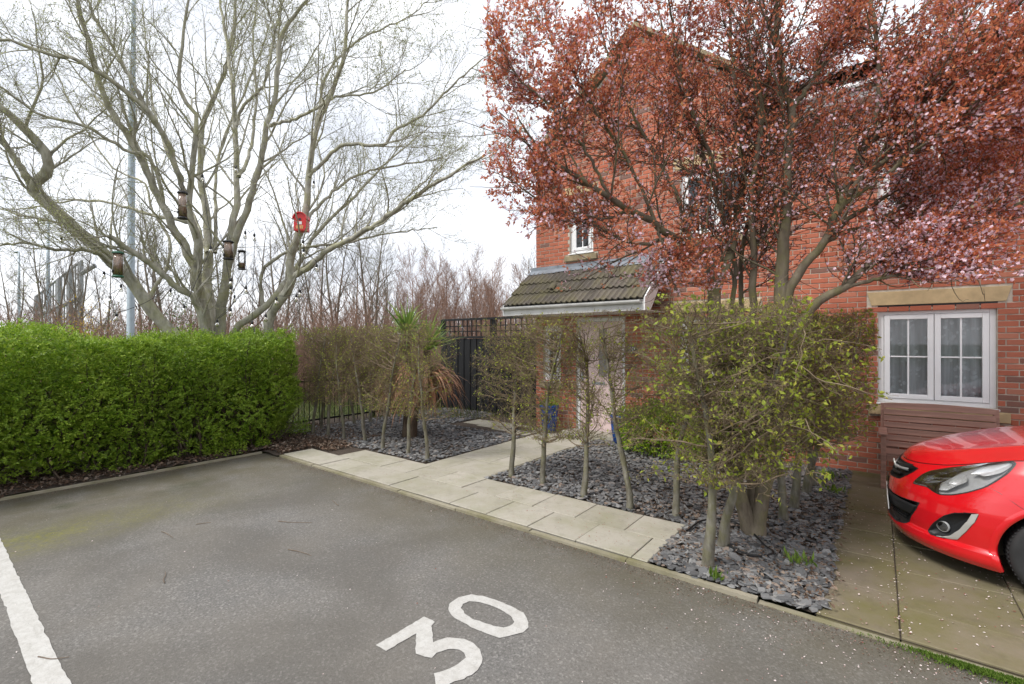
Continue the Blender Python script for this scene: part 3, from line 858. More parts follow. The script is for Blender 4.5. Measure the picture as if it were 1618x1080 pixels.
# fascia, soffit, gutter, verge boards
MB().box((PX0, PYE-.02, PE-.185), (PX1, PYE+.005, PE-.02)).build('fascia', M['upvc_dirty'], proof, bevel=.003)
MB().box((PX0+.01, PYE+.007, PE-.18), (PX1-.01, D-.003, PE-.165)).build('soffit', M['upvc_dirty'], proof)
mb = MB(); a = np.linspace(math.pi, 2*math.pi, 9)
V = [(xq, PYE-.065+.045*math.cos(t), PE-.035+.05*math.sin(t)) for xq in (PX0-.02, PX1-.03) for t in a] + [(xq, PYE-.065+.041*math.cos(t), PE-.034+.046*math.sin(t)) for xq in (PX0-.02, PX1-.03) for t in a]
mb.add(V, [(i, i+1, 9+i+1, 9+i) for i in range(8)] + [(18+i+1, 18+i, 27+i, 27+i+1) for i in range(8)] + [tuple(range(9)), tuple(range(9, 18))[::-1]])
mb.build('gutter', M['upvc_dirty'], proof, smooth=False)
for xv in (PX0-.025, PX1+.005):
    mb = MB().prism([(PYE-.03, PE-.185), (PYE+.18, PE-.185), (D-.003, PT-.16), (D-.003, PT+.015), (PYE-.03, PE-.0)], xv, xv+.022, axis=0)
    mb.build('verge_board', M['upvc'], proof)
# downpipe at the right end of the porch
mb = MB().tube([(-2.66, D-.06, 4.85), (-2.66, D-.06, 3.2)], .03, 10)
# eaves, gable verge and main roof
gslope = [(HX0-.10, GE-.06), (GXM, GP+.03), (GX1+.05, GE-.02)]
for (xa, za), (xb, zb) in ((gslope[0], gslope[1]), (gslope[1], gslope[2])):
    V = [(xa, D-.16, za), (xb, D-.16, zb), (xb, D-.16, zb+.07), (xa, D-.16, za+.07), (xa, D+.1, za), (xb, D+.1, zb), (xb, D+.1, zb+.07), (xa, D+.1, za+.07)]
    MB().add(V, [(0,1,2,3),(4,7,6,5),(0,4,5,1),(3,2,6,7),(0,3,7,4),(1,5,6,2)]).build('barge_board', M['stone_sill'], house)
MB().box((HX0-.07, D-.09, GE-.22), (HX0+.20, D-.003, GE-.13)).box((HX0-.04, D-.06, GE-.31), (HX0+.16, D-.003, GE-.225)).build('kneeler', M['stone_sill'], house, bevel=.006)
def roof_plane(name, a, b, c, d, rows, cols, parent):
    """ribbed tiled plane a-b eaves, d-c ridge"""
    a, b, c, d = map(np.array, (a, b, c, d)); n = np.cross(b-a, d-a); n = n/np.linalg.norm(n)
    V, Fc = [], []
    for r in range(rows):
        for e, off in ((r, .05), (r+1.12, .015)):
            t = e/rows
            p, q = a+(d-a)*t, b+(c-b)*t
            for i in range(cols*4+1):
                s = i/(cols*4); V.append(p+(q-p)*s + n*(off + (.018 if i % 2 else 0)))
        k = cols*4+1; o0 = r*2*k
        Fc += [(o0+i, o0+i+1, o0+k+i+1, o0+k+i) for i in range(k-1)]
    o = MB().add(V, Fc).build(name, M['tile'], parent); o['kind'] = 'stuff'; return o
RY, RZ = 11.6, 7.15
mroof = MB().add([(GX1-.3, D-.30, ME-.02), (HX1+.2, D-.30, ME-.02), (HX1+.2, RY, RZ), (GX1-.3, RY, RZ), (HX1+.2, D+7.8, ME), (GX1-.3, D+7.8, ME)], [(0,1,2,3),(3,2,4,5)]).build('roof', M['darksteel'], house)
roof_plane('tiles', (GX1-.3, D-.34, ME-.01), (HX1+.2, D-.34, ME-.01), (HX1+.2, RY, RZ+.03), (GX1-.3, RY, RZ+.03), 14, 22, mroof)
groof = MB().add([(HX0-.15, D-.12, GE-.02), (GXM, D-.12, GP+.09), (GX1+.1, D-.12, GE-.02), (HX0-.15, D+7.5, GE-.02), (GXM, D+7.5, GP+.09), (GX1+.1, D+7.5, GE-.02)], [(1,0,3,4),(2,1,4,5)]).build('roof', M['darksteel'], house)
roof_plane('tiles', (HX0-.17, D+7.5, GE-.02), (HX0-.17, D-.12, GE-.02), (GXM, D-.12, GP+.12), (GXM, D+7.5, GP+.12), 9, 24, groof)
MB().box((GX1+.06, D-.28, ME-.16), (HX1+.2, D-.255, ME+.0)).build('fascia', M['upvc'], house)
MB().box((GX1+.06, D-.253, ME-.15), (HX1+.2, D-.003, ME-.135)).build('soffit', M['upvc'], house)
mb = MB().tube([(GX1+.06, D-.335, ME-.02), (HX1+.2, D-.335, ME-.02)], .05, 10); mb.build('gutter', M['upvc'], house, smooth=True)
# number plaque
def text_mesh(s, size, depth=.002):
    cu = bpy.data.curves.new('lettering', 'FONT'); cu.body = s; cu.size = size; cu.extrude = depth; cu.align_x = 'CENTER'; cu.align_y = 'CENTER'; cu.offset = .0015
    o = bpy.data.objects.new('lettering', cu); COL.objects.link(o)
    me = bpy.data.meshes.new_from_object(o.evaluated_get(bpy.context.evaluated_depsgraph_get()))
    bpy.data.objects.remove(o); bpy.data.curves.remove(cu); me.name = 'lettering'; return me
sg = thing('house_number_plaque', 'oval navy plaque with white number 30 beside the pink door', 'sign', (-3.32, D-.012, 1.575))
k = 32; P = [(.105*math.cos(2*math.pi*i/k), .072*math.sin(2*math.pi*i/k)) for i in range(k)]; P2 = [(a*.93, b*.90) for a, b in P]; P3 = [(a*.90, b*.86) for a, b in P]
M['navy'] = simple('navy_enamel', (.012, .02, .075), .25, var=.05, bump=0); M['enamel'] = simple('white_enamel', (.8, .8, .8), .3, var=.02, bump=0)
MB().prism(P, -.004, .010, axis=1).build('plate', M['navy'], sg)
V = [(a, -.0055, b) for a, b in P2] + [(a, -.0055, b) for a, b in P3]
MB().add(V, [(i, (i+1)%k, k+(i+1)%k, k+i) for i in range(k)]).build('rim', M['enamel'], sg)
t = link('number', text_mesh('30', .105), M['enamel'], sg); t.rotation_euler = (math.radians(90), 0, 0); t.location = (0, -.007, 0)

# ------------------------------------------------------------------ bench, pots
bx0, bx1, byb, byf = .05, 1.02, 7.30, 6.86
bench = thing('garden_bench', 'reddish brown slatted wooden bench below the right window', 'bench', (bx0, byf, .03))
def bbox(name, a, b, rx=0, bev=.004):
    c = [(a[i]+b[i])/2 for i in range(3)]; h = [(b[i]-a[i])/2 for i in range(3)]
    o = MB().box([-t for t in h], h).build(name, M['bench'], bench, bevel=bev); o.location = (c[0]-bx0, c[1]-byf, c[2]-.03); o.rotation_euler = (rx, 0, 0); return o
zz = .44
for i in range(7):
    yy = byb + .0 + (i*.072)*.16
    bow = 0
    if i == 6:
        mbb = MB(); nn = 16; L = bx1-bx0
        top = [(L*t/nn - L/2, .026 + .020*math.sin(math.pi*t/nn)) for t in range(nn+1)]
        mbb.prism([(-L/2, -.033), (L/2, -.033)] + top[::-1], -.011, .011, axis=1)
        o = mbb.build('slat', M['bench'], bench, bevel=.003); o.location = ((bx1-bx0)/2, yy-byf-.012, zz+.04+i*.075-.03); o.rotation_euler = (-.12, 0, 0)
    else: bbox('slat', (bx0, yy-.022, zz+i*.075+.005), (bx1, yy, zz+i*.075+.070), -.12)
for i in range(5): bbox('slat', (bx0+.002, byf+.005+i*.083, .415-.003*i), (bx1-.002, byf+.078+i*.083, .437-.003*i))
for xx in (bx0-.03, bx1-.02):
    bbox('leg', (xx, byf-.02, .03), (xx+.05, byf+.035, .635)); bbox('leg', (xx+.001, byb+.015, .03), (xx+.049, byb+.065, .955), -.10)
    bbox('armrest', (xx-.02, byf-.05, .637), (xx+.06, byb+.02, .662))
    bbox('side_rail', (xx+.008, byf+.04, .34), (xx+.042, byb+.01, .41))
bbox('front_rail', (bx0+.022, byf+.0, .345), (bx1-.022, byf+.022, .412))
def pot(x, y, r, h, label):
    t = thing('plant_pot', label, 'plant pot', (x, y, .04), 'blue glazed pots by the door')
    MB().lathe([(r*.62, 0), (r*.70, .01), (r*.9, h*.45), (r*.98, h*.80), (r*.96, h*.86), (r*1.10, h*.90), (r*1.12, h*.97), (r*1.05, h), (r*.93, h*.99), (r*.90, h*.88)], k=28).build('pot_body', M['blueglaze'], t, smooth=True)
    MB().lathe([(r*.90, h*.90), (r*.2, h*.92)], k=20).build('compost', M['soil'], t)
    n = 350; d = unit(np.c_[rng.normal(0, .6, (n, 2)), np.abs(rng.normal(.6, .4, n))])
    pos = np.c_[rng.normal(0, r*.4, (n, 2)), np.full(n, h*.93)] + d*rng.uniform(.02, .22, n)[:, None]
    V, T = leaf_arrays(pos, d + rand_unit(n)*.5, rng.uniform(.03, .07, n), .022)
    link('plant', mesh_np('plant', V, T), M['shrubleaf'], t, 'stuff')
M['shrubleaf'] = leafmat('shrub_leaf', [(0, (.11, .20, .016)), (.4, (.20, .33, .025)), (.75, (.33, .45, .035)), (1, (.50, .55, .06))], .35)
pot(-4.80, 7.30, .165, .50, 'blue glazed pot on the paving left of the pink door')
pot(-3.36, 7.22, .155, .46, 'blue glazed pot half hidden by the green shrub')
# ------------------------------------------------------------------ clipped evergreen hedge
M['hedgeleaf'] = leafmat('hedge_leaf', [(0, (.095, .175, .015)), (.3, (.18, .31, .024)), (.6, (.27, .42, .034)), (.85, (.33, .46, .045)), (1, (.43, .54, .08))], .36, .42, .4, ((.36, .45, .07), 2.6, (.16, .27, .03)))
M['hedgewood'] = bark('hedge_wood', (.055, .042, .030), (.13, .10, .075), None, 14)
hedge = thing('evergreen_hedge', 'dense clipped bright green hedge along the left of the bay', 'hedge', (-8.2, 1.0, .04))
HB = dict(x0=-9.15, x1=-7.52, y0=-4.2, y1=4.10, top=1.73)
def hedge_surface(n, which):
    """points on the hedge skin with outward normals"""
    h = HB; nn = {}
    if which == 'front':   # faces +X
        y = rng.uniform(h['y0'], h['y1'], n); z = .06 + (h['top']-.04)*rng.beta(1.25, 1, n)
        nor = np.tile([1.0, 0, .12], (n, 1))
        x = np.full(n, h['x1'])
        x -= .28*np.clip((.55 - z)/.55, 0, 1)**1.2      # undercut towards the ground
        x -= .25*np.clip((z - 1.48)/.3, 0, 1)**2; x -= .45*np.clip((y-3.6)/.5, 0, 1)**2
    elif which == 'top':
        x = rng.uniform(h['x0'], h['x1']-.05, n); y = rng.uniform(h['y0'], h['y1'], n); z = np.full(n, h['top']); nor = np.tile([.1, 0, 1.0], (n, 1))
    else:                  # end, faces +Y
        x = rng.uniform(h['x0'], h['x1']-.05, n); z = .25 + (h['top']-.25)*rng.random(n); y = np.full(n, h['y1']); nor = np.tile([.1, 1.0, .1], (n, 1))
        y -= .32*np.clip((z-1.3)/.45, 0, 1)**2; y -= .5*np.clip((x+7.95)/.4, 0, 1)**2*.8; y -= .35*np.clip((.6-z)/.6, 0, 1)
    k = .055*np.sin(y*4.3+z*2.2) + .05*np.sin(z*5.5-y*2.3) + .04*np.sin(y*9.1+z*6.7+x*5) + .03*np.sin(x*8+y*3)
    return np.stack([x, y, z], 1) + nor*k[:, None], nor
lv = []
for which, n, k in (('front', 5600, 13), ('top', 2600, 11), ('end', 1100, 12)):
    p, nor = hedge_surface(n, which)
    u, v, z = proj(p); ok = (z > .5) & (u > -260) & (u < 1700); p, nor = p[ok], nor[ok]; n = len(p)
    p = p - nor*rng.exponential(.05, n)[:, None]*1.0 + nor*.02
    ax = unit(nor*.9 + UP*.30 + rng.normal(0, .45, (n, 3)))
    pn_ = unit(UP*.9 + nor*.35 + rng.normal(0, .30, (n, 3)))           # sprays lie in flat fans
    sd_ = unit(np.cross(ax, pn_)); ln = rng.uniform(.09, .17, n)
    for j in range(k):
        t = (j + .5)/k; sg_ = 1 if j % 2 else -1
        q = p + ax*(ln*(t-.45))[:, None] + rng.normal(0, .006, (n, 3))
        d = unit(ax*(.55+.5*t) + sd_*sg_*(.9-.6*t) + rng.normal(0, .22, (n, 3)))
        L = rng.uniform(.030, .052, n)*(1.05-.25*t)
        lv.append(leaf_dirs(d, unit(pn_ + rng.normal(0, .3, (n, 3))), L, L*rng.uniform(.42, .56, n), q))
# longer shoots
n = 900; p, nor = hedge_surface(n, 'front'); p2, nor2 = hedge_surface(1500, 'top'); p = np.r_[p, p2]; nor = np.r_[nor, nor2]; n = len(p)
sh = grow(p, unit(nor + UP*.6 + rng.normal(0, .4, (n, 3))), rng.uniform(.05, .15, n), 4, .15)
for j in (1, 2, 3):
    for s in (0, 1):
        d = unit((sh[:, 3]-sh[:, 0])/.1*.6 + rng.normal(0, .7, (n, 3))); L = rng.uniform(.02, .04, n)
        lv.append(leaf_dirs(d, unit(UP + rng.normal(0, .5, (n, 3))), L, L*.5, sh[:, j]))
# low tufts at the foot
def tuft(cx, cy, r, h, n):
    a = rng.uniform(0, 2*math.pi, n); q = np.sqrt(rng.random(n))*r; zz = h*rng.beta(1.3, 1.6, n)
    p = np.c_[cx+q*np.cos(a), cy+q*np.sin(a), .05+zz*(1-.5*(q/r)**2)]
    d = unit(np.c_[np.cos(a), np.sin(a), np.full(n, .7)] + rng.normal(0, .6, (n, 3))); L = rng.uniform(.022, .045, n)
    lv.append(leaf_dirs(d, unit(UP + rng.normal(0, .5, (n, 3))), L, L*.5, p))
for u, v, r, h, n in ((215, 738, .34, .30, 1500), (130, 745, .22, .25, 700), (355, 722, .28, .3, 1100), (255, 728, .22, .28, 700), (470, 690, .22, .35, 900), (20, 752, .3, .3, 900), (415, 712, .10, .16, 260), (180, 730, .2, .4, 600)):
    x, y = gp(u, v); tuft(min(x, -7.5), y, r, h, n)
V, T = join(lv)
o = link('foliage', mesh_np('foliage', V - [-8.2, 1.0, .04], T), M['hedgeleaf'], hedge)
# stems inside and at the foot
n = 420
b = np.c_[rng.uniform(-8.9, -7.75, n), rng.uniform(-4, 4.0, n), np.full(n, .03)]
P = grow(b, unit(np.c_[rng.normal(0, .35, (n, 2)), np.ones(n)]), rng.uniform(1.0, 1.75, n), 7, .12)
P[:, :, 0] = np.minimum(P[:, :, 0], -7.66); P[:, :, 2] = np.minimum(P[:, :, 2], 1.72)
R = taper(rng.uniform(.008, .02, n), 7)
p, d, L, r, _, _ = kids(P, R, 16, .15, 1, .5, 1.2, .28)
Pb = grow(p, d, L, 4, .2, .05); Pb[:, :, 0] = np.minimum(Pb[:, :, 0], -7.56); Pb[:, :, 2] = np.minimum(Pb[:, :, 2], 1.76)
off = np.array([-8.2, 1.0, .04])
link('stems', tube_mesh('stems', [(P-off, R, 5), (Pb-off, taper(r*.55, 4), 3)]), M['hedgewood'], hedge)
# dense twig heart of the hedge, a lumpy solid of packed stems and old leaves
X, Z = np.meshgrid(np.linspace(-4.0, 3.85, 90), np.linspace(.32, 1.62, 16)); q = .05*np.sin(X*6+Z*5) + rng.normal(0, .03, X.shape)
lvh = []
n = 52000; p = np.c_[rng.uniform(-9.0, -7.75, n), rng.uniform(-4.0, 3.9, n), rng.uniform(.22, 1.7, n)]
d = rand_unit(n); L = rng.uniform(.05, .09, n); V, T = leaf_dirs(d, rand_unit(n), L, L*.7, p); u, v, z = proj(p)
link('inner_foliage', mesh_np('inner_foliage', V-off, T), M['hedgeleaf'], hedge)

# ------------------------------------------------------------------ hornbeams (pleached, twiggy)
M['hornbark'] = bark('hornbeam_bark', (.085, .075, .055), (.27, .255, .21), (.15, .145, .06), 16, .6)
M['horntwig'] = bark('hornbeam_twig', (.13, .098, .064), (.29, .225, .155), (.22, .205, .08), 12, .25)
M['hornleaf'] = leafmat('hornbeam_leaf', [(0, (.20, .26, .04)), (.35, (.31, .39, .05)), (.7, (.42, .49, .06)), (.9, (.52, .54, .09)), (1, (.28, .20, .08))], .48)
M['hornbud'] = leafmat('hornbeam_bud', [(0, (.20, .13, .065)), (.4, (.28, .21, .09)), (.7, (.29, .28, .08)), (1, (.36, .39, .09))], .2)
def hornbeam_meshes(seed, bx, by, z0, z1, nA, nB, nleaf, trunk_r, lean=.05, leafsize=.028, nbud=None):
    """trunk, twigs and leaves of one clipped hornbeam, in local coordinates; bx, by are crown bounds"""
    global rng
    keep = rng; rng = np.random.default_rng(seed)
    ht = z1*.95
    T = grow(np.zeros((1, 3)), np.array([[rng.normal(0, lean), rng.normal(0, lean), 1]]), ht, 22, .05, .025)
    RT = trunk_r*np.r_[1.25, 1.08, np.linspace(1.0, .22, 20)][None]*(1 + rng.normal(0, .06, (1, 22)))
    def box(P):
        for k, (a_, b_) in enumerate((bx, by, (z0, z1))): P[:, :, k] = np.clip(P[:, :, k], a_, b_)
        return P + rng.normal(0, .010, P.shape)
    # main branches: from the trunk out to points spread evenly through the clipped box
    tg = np.c_[rng.uniform(*bx, nA), rng.uniform(*by, nA), z0 + (z1-z0)*rng.beta(1.15, .95, nA)]
    hs = np.clip(tg[:, 2] - rng.uniform(.02, .40, nA), z0*.88, ht*.97)
    i = hs/ht*21; i0 = np.clip(i.astype(int), 0, 20); fr = (i-i0)[:, None]; st = T[0, i0]*(1-fr) + T[0, i0+1]*fr
    t = np.linspace(0, 1, 8)[None, :, None]
    mid = st*.45 + tg*.55 + rng.normal(0, .06, (nA, 3)) - UP*.03
    A = (1-t)**2*st[:, None] + 2*t*(1-t)*mid[:, None] + t*t*tg[:, None]
    A[:, 1:] += np.cumsum(rng.normal(0, .012, (nA, 7, 3)), 1)
    RA = taper(rng.uniform(.0045, .0085, nA), 8, .28)
    p, d, L, r, _, _ = kids(A, RA, nB, .25, 1, .5, 1.3, .50, minlen=.13)
    B = box(grow(p, d, np.minimum(L, .34), 6, .30, .05)); RB = taper(np.clip(r*.55, .0014, .0032), 6, .45)
    p, d, L, r, _, _ = kids(B, RB, 5, .15, 1, .5, 1.3, .60, minlen=.06)
    C = box(grow(p, d, L, 4, .32, .06)); RC = taper(np.maximum(r*.55, .0011), 4, .6)
    tr = tube_mesh('trunk', [(T, RT, 9)]); 
    tw = tube_mesh('twigs', [(A, RA, 5), (B, RB, 3), (C, RC, 3)])
    q = np.concatenate([C[:, 1:].reshape(-1, 3), B[:, 2:].reshape(-1, 3)])
    qi = q[rng.choice(len(q), nleaf)]
    d = unit(rng.normal(0, 1, (nleaf, 3)) + np.array([0, 0, -.25])); Ls = leafsize*rng.uniform(.55, 1.25, nleaf)
    V, F_ = leaf_dirs(d, rand_unit(nleaf)+UP*.4, Ls, Ls*.58, qi)
    lf = mesh_np('leaves', V, F_)
    nb = nbud or len(q)//2
    qb = q[rng.choice(len(q), nb)]; V, F_ = leaf_arrays(qb, rng.normal(0, 1, (nb, 3))+UP*.3, rng.uniform(.008, .017, nb), .006)
    bd = mesh_np('buds', V, F_)
    rng = keep
    for me, m_ in ((tr, M['hornbark']), (tw, M['horntwig']), (lf, M['hornleaf']), (bd, M['hornbud'])): me.materials.append(m_)
    return [('trunk', tr), ('twigs', tw), ('leaves', lf), ('buds', bd)]
HP = {'a': [hornbeam_meshes(100+i, (-.62 if i == 0 else -.42, .42), (-.30, .30), (.58, .58, .62, .74, .80)[i], 2.0, (86, 80, 66, 62, 48)[i], 6, (1000, 950, 800, 650, 500)[i], .032) for i in range(5)],       # front row by the path
      'b': [hornbeam_meshes(200+i, (-.34, .34), (-.34, .34), .64, 1.94, (46, 46, 66, 66)[i], 6, 750, .028) for i in range(4)],      # left bed
      'c': [hornbeam_meshes(300+i, (-.52, .52), (-.60, .42), .70, 1.99, 120, 7, 2000, .038, leafsize=.040) for i in range(3)]}   # driveway corner
def hornbeam(kind, k, x, y, label, group, rz=0, sc=1.0, lf=1):
    t = thing('hornbeam_tree', label, 'tree', (x, y, .02), group, rz)
    t.scale = (sc, sc, 1)
    for nm, me in HP[kind][k % len(HP[kind])]:
        o = bpy.data.objects.new(nm, me); COL.objects.link(o); o.parent = t
    return t
ORD = ['first', 'second', 'third', 'fourth', 'fifth', 'sixth', 'seventh', 'eighth']
for i, (u, v) in enumerate(((808, 752), (858, 765), (922, 785), (995, 805), (1068, 817))):
    x, y = gp(u, v, .03)
    hornbeam('a', i, x, y, ORD[i] + ' thin hornbeam right of the path, counted from the path', 'hornbeams right of the path', [0, .06, -.05, .04, 0][i])
for i, (u, v) in enumerate(((675, 728), (645, 718), (605, 710), (577, 698), (543, 695), (518, 690), (495, 687))):
    x, y = gp(u, v, .03)
    hornbeam('b', i, x, y, ORD[i] + ' slender hornbeam left of the path in the front row, counted from the path', 'hornbeams left of the path', [0, math.pi, 0, math.pi, .1, 3.2, 0][i])
for i, (u, v) in enumerate(((508, 678), (560, 671), (585, 668), (608, 664), (632, 660))):
    x, y = gp(u, v, .03)
    hornbeam('b', i+1, x, y, ORD[i] + ' hornbeam from the left in the back row before the railings', 'hornbeams before the railings', math.pi/2 + [0, math.pi, 0, math.pi, 0][i])
cor = [((1118, 898), 'pale lichened hornbeam nearest the kerb at the driveway corner'), ((1142, 866), 'pale hornbeam just behind the corner one, left of the plum trunk'), ((1224, 820), 'hornbeam just right of the plum trunk beside the driveway'),
       ((1242, 803), 'hornbeam second right of the plum trunk beside the driveway'), ((1262, 778), 'hornbeam in the driveway row, third from the house wall'), ((1272, 765), 'hornbeam in the driveway row nearest the house wall')]
for i, ((u, v), lab) in enumerate(cor):
    x, y = gp(u, v, .03)
    hornbeam('c', i, x + (.07 if i > 1 else 0), y, lab, 'hornbeams beside the driveway', math.pi/2)
# long stray shoots with fresh leaves at the near corner
cx_, cy_ = gp(1118, 898)
n = 150; b = np.c_[rng.uniform(-1.25, -.35, n), rng.uniform(3.6, 5.4, n), rng.uniform(.75, 1.9, n)]
d = unit(np.c_[rng.uniform(-.6, .7, n), rng.uniform(-1.1, .5, n), rng.normal(.1, .45, n)])
P = grow(b, d, rng.uniform(.2, .6, n), 9, .17, .0); R = taper(rng.uniform(.0028, .0055, n), 9, .4)
p, d, L, r, _, _ = kids(P, R, 6, .2, 1, .5, 1.2, .4); P2 = grow(p, d, L, 5, .25, .03)
q = P2[:, 1:].reshape(-1, 3); q = q[rng.random(len(q)) < .40]; q = np.repeat(q, 2, 0); n = len(q); L = rng.uniform(.018, .045, n)
V, T = leaf_dirs(unit(rng.normal(0, .7, (n, 3)) - UP*.35), rand_unit(n)+UP*.3, L, L*.55, q)
corner = [o for o in COL.objects if o.get('label', '').startswith('pale lichened')][0]; co_ = np.array(corner.location); ang_ = -corner.rotation_euler.z
Rm = np.array(Matrix.Rotation(ang_, 3, 'Z'))
tw_ = tube_mesh('stray_shoots', [((P-co_) @ Rm.T, R, 5), ((P2-co_) @ Rm.T, taper(np.maximum(r*.55, .0012), 5, .6), 3)])
link('stray_shoots', tw_, M['horntwig'], corner); link('fresh_leaves', mesh_np('fresh_leaves', (V-co_) @ Rm.T, T), M['hornleaf'], corner)
# ------------------------------------------------------------------ bright shrub by the door
sh = thing('evergreen_shrub', 'low rounded yellow green shrub below the middle window', 'shrub', (-2.5, 6.95, .03))
lv = []
n = 9000
a = rng.uniform(0, 2*math.pi, n); ph = np.arccos(rng.uniform(0, 1, n)); rr = rng.uniform(.72, 1.0, n)**.5
lump = 1 + .10*np.sin(a*5+ph*4) + .08*np.sin(a*9-ph*7)
p = np.c_[.74*np.cos(a)*np.sin(ph), .44*np.sin(a)*np.sin(ph), .06+.66*np.cos(ph)]*(rr*lump)[:, None]
nor = unit(p); L = rng.uniform(.03, .06, n)
V, T = leaf_dirs(unit(nor+UP*.4+rng.normal(0, .6, (n, 3))), unit(nor*.5+UP+rng.normal(0, .4, (n, 3))), L, L*.62, p)
link('foliage', mesh_np('foliage', V, T), M['shrubleaf'], sh)
b = np.zeros((40, 3)); b[:, 0] = rng.uniform(-.4, .4, 40); b[:, 1] = rng.uniform(-.2, .2, 40)
P = grow(b, unit(np.c_[rng.normal(0, .7, (40, 2)), np.ones(40)]), rng.uniform(.3, .55, 40), 6, .12); link('stems', tube_mesh('stems', [(P, taper(np.full(40, .009), 6), 5)]), M['hedgewood'], sh)

# ------------------------------------------------------------------ cabbage palm with dead leaves
M['palmleaf'] = leafmat('palm_leaf', [(0, (.10, .18, .04)), (.5, (.20, .31, .06)), (1, (.36, .46, .11))], .35)
M['deadleaf'] = leafmat('dead_palm_leaf', [(0, (.24, .115, .06)), (.5, (.40, .20, .115)), (1, (.54, .32, .20))], .3)
M['palmbark'] = bark('palm_bark', (.055, .040, .028), (.14, .105, .075), None, 16)
def blades(base, dirs, L, W, droop, n=6):
    B = len(base); P = np.zeros((B, n, 3)); P[:, 0] = base; d = unit(dirs)
    for i in range(1, n):
        d = unit(d - UP*np.asarray(droop)[:, None]*(i/n)); P[:, i] = P[:, i-1] + d*(L/(n-1))[:, None]
    side = unit(np.cross(dirs, UP + rng.normal(0, .2, (B, 3)))); prof = np.array([.5, .95, 1, .8, .45, .05])
    Lf = P + side[:, None]*(W[:, None]*prof)[:, :, None]*.5; Rt = P - side[:, None]*(W[:, None]*prof)[:, :, None]*.5
    V = np.stack([Lf, Rt], 2).reshape(-1, 3); i = np.arange(n-1)*2
    q = np.stack([i, i+1, i+3, i+2], -1)[None] + (np.arange(B)*n*2)[:, None, None]
    return V, q.reshape(-1, 4)
pal = thing('cabbage_palm', 'cabbage palm with two dark trunks and hanging brown dead leaves', 'palm', (-6.60, 5.45, .03))
crowns = [((.0, 0), (-.05, .05, 1.80)), ((.17, -.02), (.42, .1, 1.52))]
tp = []
for (bx_, by_), c in crowns:
    P = resample([(bx_, by_, 0), (bx_*1.1+.02, by_+.02, .5), (c[0]*.9, c[1], 1.0), c], 10)[None]
    link('trunk', tube_mesh('trunk', [(P, np.linspace(.085, .06, 10)[None], 10)]), M['palmbark'], pal)
    n = 85; d = unit(np.c_[rng.normal(0, .75, (n, 2)), np.abs(rng.normal(.9, .45, n))]); tp.append(blades(np.array(c)+d*.03, d, rng.uniform(.45, .75, n), rng.uniform(.028, .045, n), rng.uniform(0, .8, n)))
V, Q = join(tp); link('green_leaves', mesh_np('green_leaves', V, Q), M['palmleaf'], pal)
tp = []
for (bx_, by_), c in crowns:
    n = 230; a = rng.uniform(0, 2*math.pi, n); zz = rng.uniform(.85, 1.3, n); d = unit(np.c_[np.cos(a), np.sin(a), rng.uniform(-.2, .5, n)])
    tp.append(blades(np.c_[c[0]*.9+.05*np.cos(a), c[1]+.05*np.sin(a), zz], d, rng.uniform(.6, .98, n), rng.uniform(.026, .046, n), rng.uniform(.5, 1.3, n)))
V, Q = join(tp); link('dead_leaves', mesh_np('dead_leaves', V, Q), M['deadleaf'], pal)

# ------------------------------------------------------------------ black fence with trellis, railings
FY = 8.45
fence = thing('timber_fence', 'black painted board fence with square trellis top beside the house', 'fence', (-7.2, FY, 0))
x = -8.75; i = 0
bm_ = MB().box((-.058, -.01, .05), (.058, .01, 1.78)).mesh('board'); bm_.materials.append(M['blackpaint'])
while x < -5.4:
    o = link('board', bm_, M['blackpaint'], fence); o.location = (x+7.2, (.018 if i % 2 else 0), rng.uniform(-.006, .006)); x += .104; i += 1
for xx in (-8.85, -7.15, -5.42): MB().box((xx+7.2-.05, .012, 0), (xx+7.2+.05, .11, 2.27)).build('post', M['blackpaint'], fence, bevel=.006)
MB().box((-1.6, -.03, 1.79), (1.75, .04, 1.84)).build('rail', M['blackpaint'], fence); MB().box((-1.6, -.03, 2.23), (1.75, .04, 2.28)).build('rail', M['blackpaint'], fence)
for xx in np.arange(-1.5, 1.75, .15): MB().box((xx-.012, -.014, 1.842), (xx+.012, .006, 2.228)).build('trellis_bar', M['blackpaint'], fence)
for zz in (1.96, 2.09): MB().box((-1.6, .007, zz-.012), (1.75, .026, zz+.012)).build('trellis_bar', M['blackpaint'], fence)
rail = thing('railings', 'low black metal railings behind the hornbeam rows', 'railings', (-8.95, 6.4, 0))
bar = MB().tube([(0, 0, .03), (0, 0, .98)], .009, 6).mesh('bar'); bar.materials.append(M['iron'])
for yy in np.arange(-1.9, 2.0, .11):
    o = link('bar', bar, M['iron'], rail); o.location = (0, yy, 0)
for zz in (.12, .90): MB().box((-.006, -2.0, zz), (.006, 2.0, zz+.035)).build('rail', M['iron'], rail)
for yy in (-2.0, 0.05, 2.02): MB().box((-.025, yy-.025, 0), (.025, yy+.025, 1.08)).build('post', M['iron'], rail, bevel=.003)

# hose lying round the plum trunk
hp = [gp(u, v, .07) for u, v in ((1085, 838), (1110, 823), (1150, 822), (1185, 838), (1207, 858), (1222, 870), (1200, 877), (1172, 872), (1148, 860), (1135, 842), (1165, 830), (1200, 845))]
P = resample([(a, b, .062+.01*math.sin(i)) for i, (a, b) in enumerate(hp)], 70)[None]
o = link('garden_hose', tube_mesh('garden_hose', [(P, np.full((1, 70), .008), 8)]), M['hose']); tag(o, 'black hose looped on the slate around the plum trunk', 'hose')
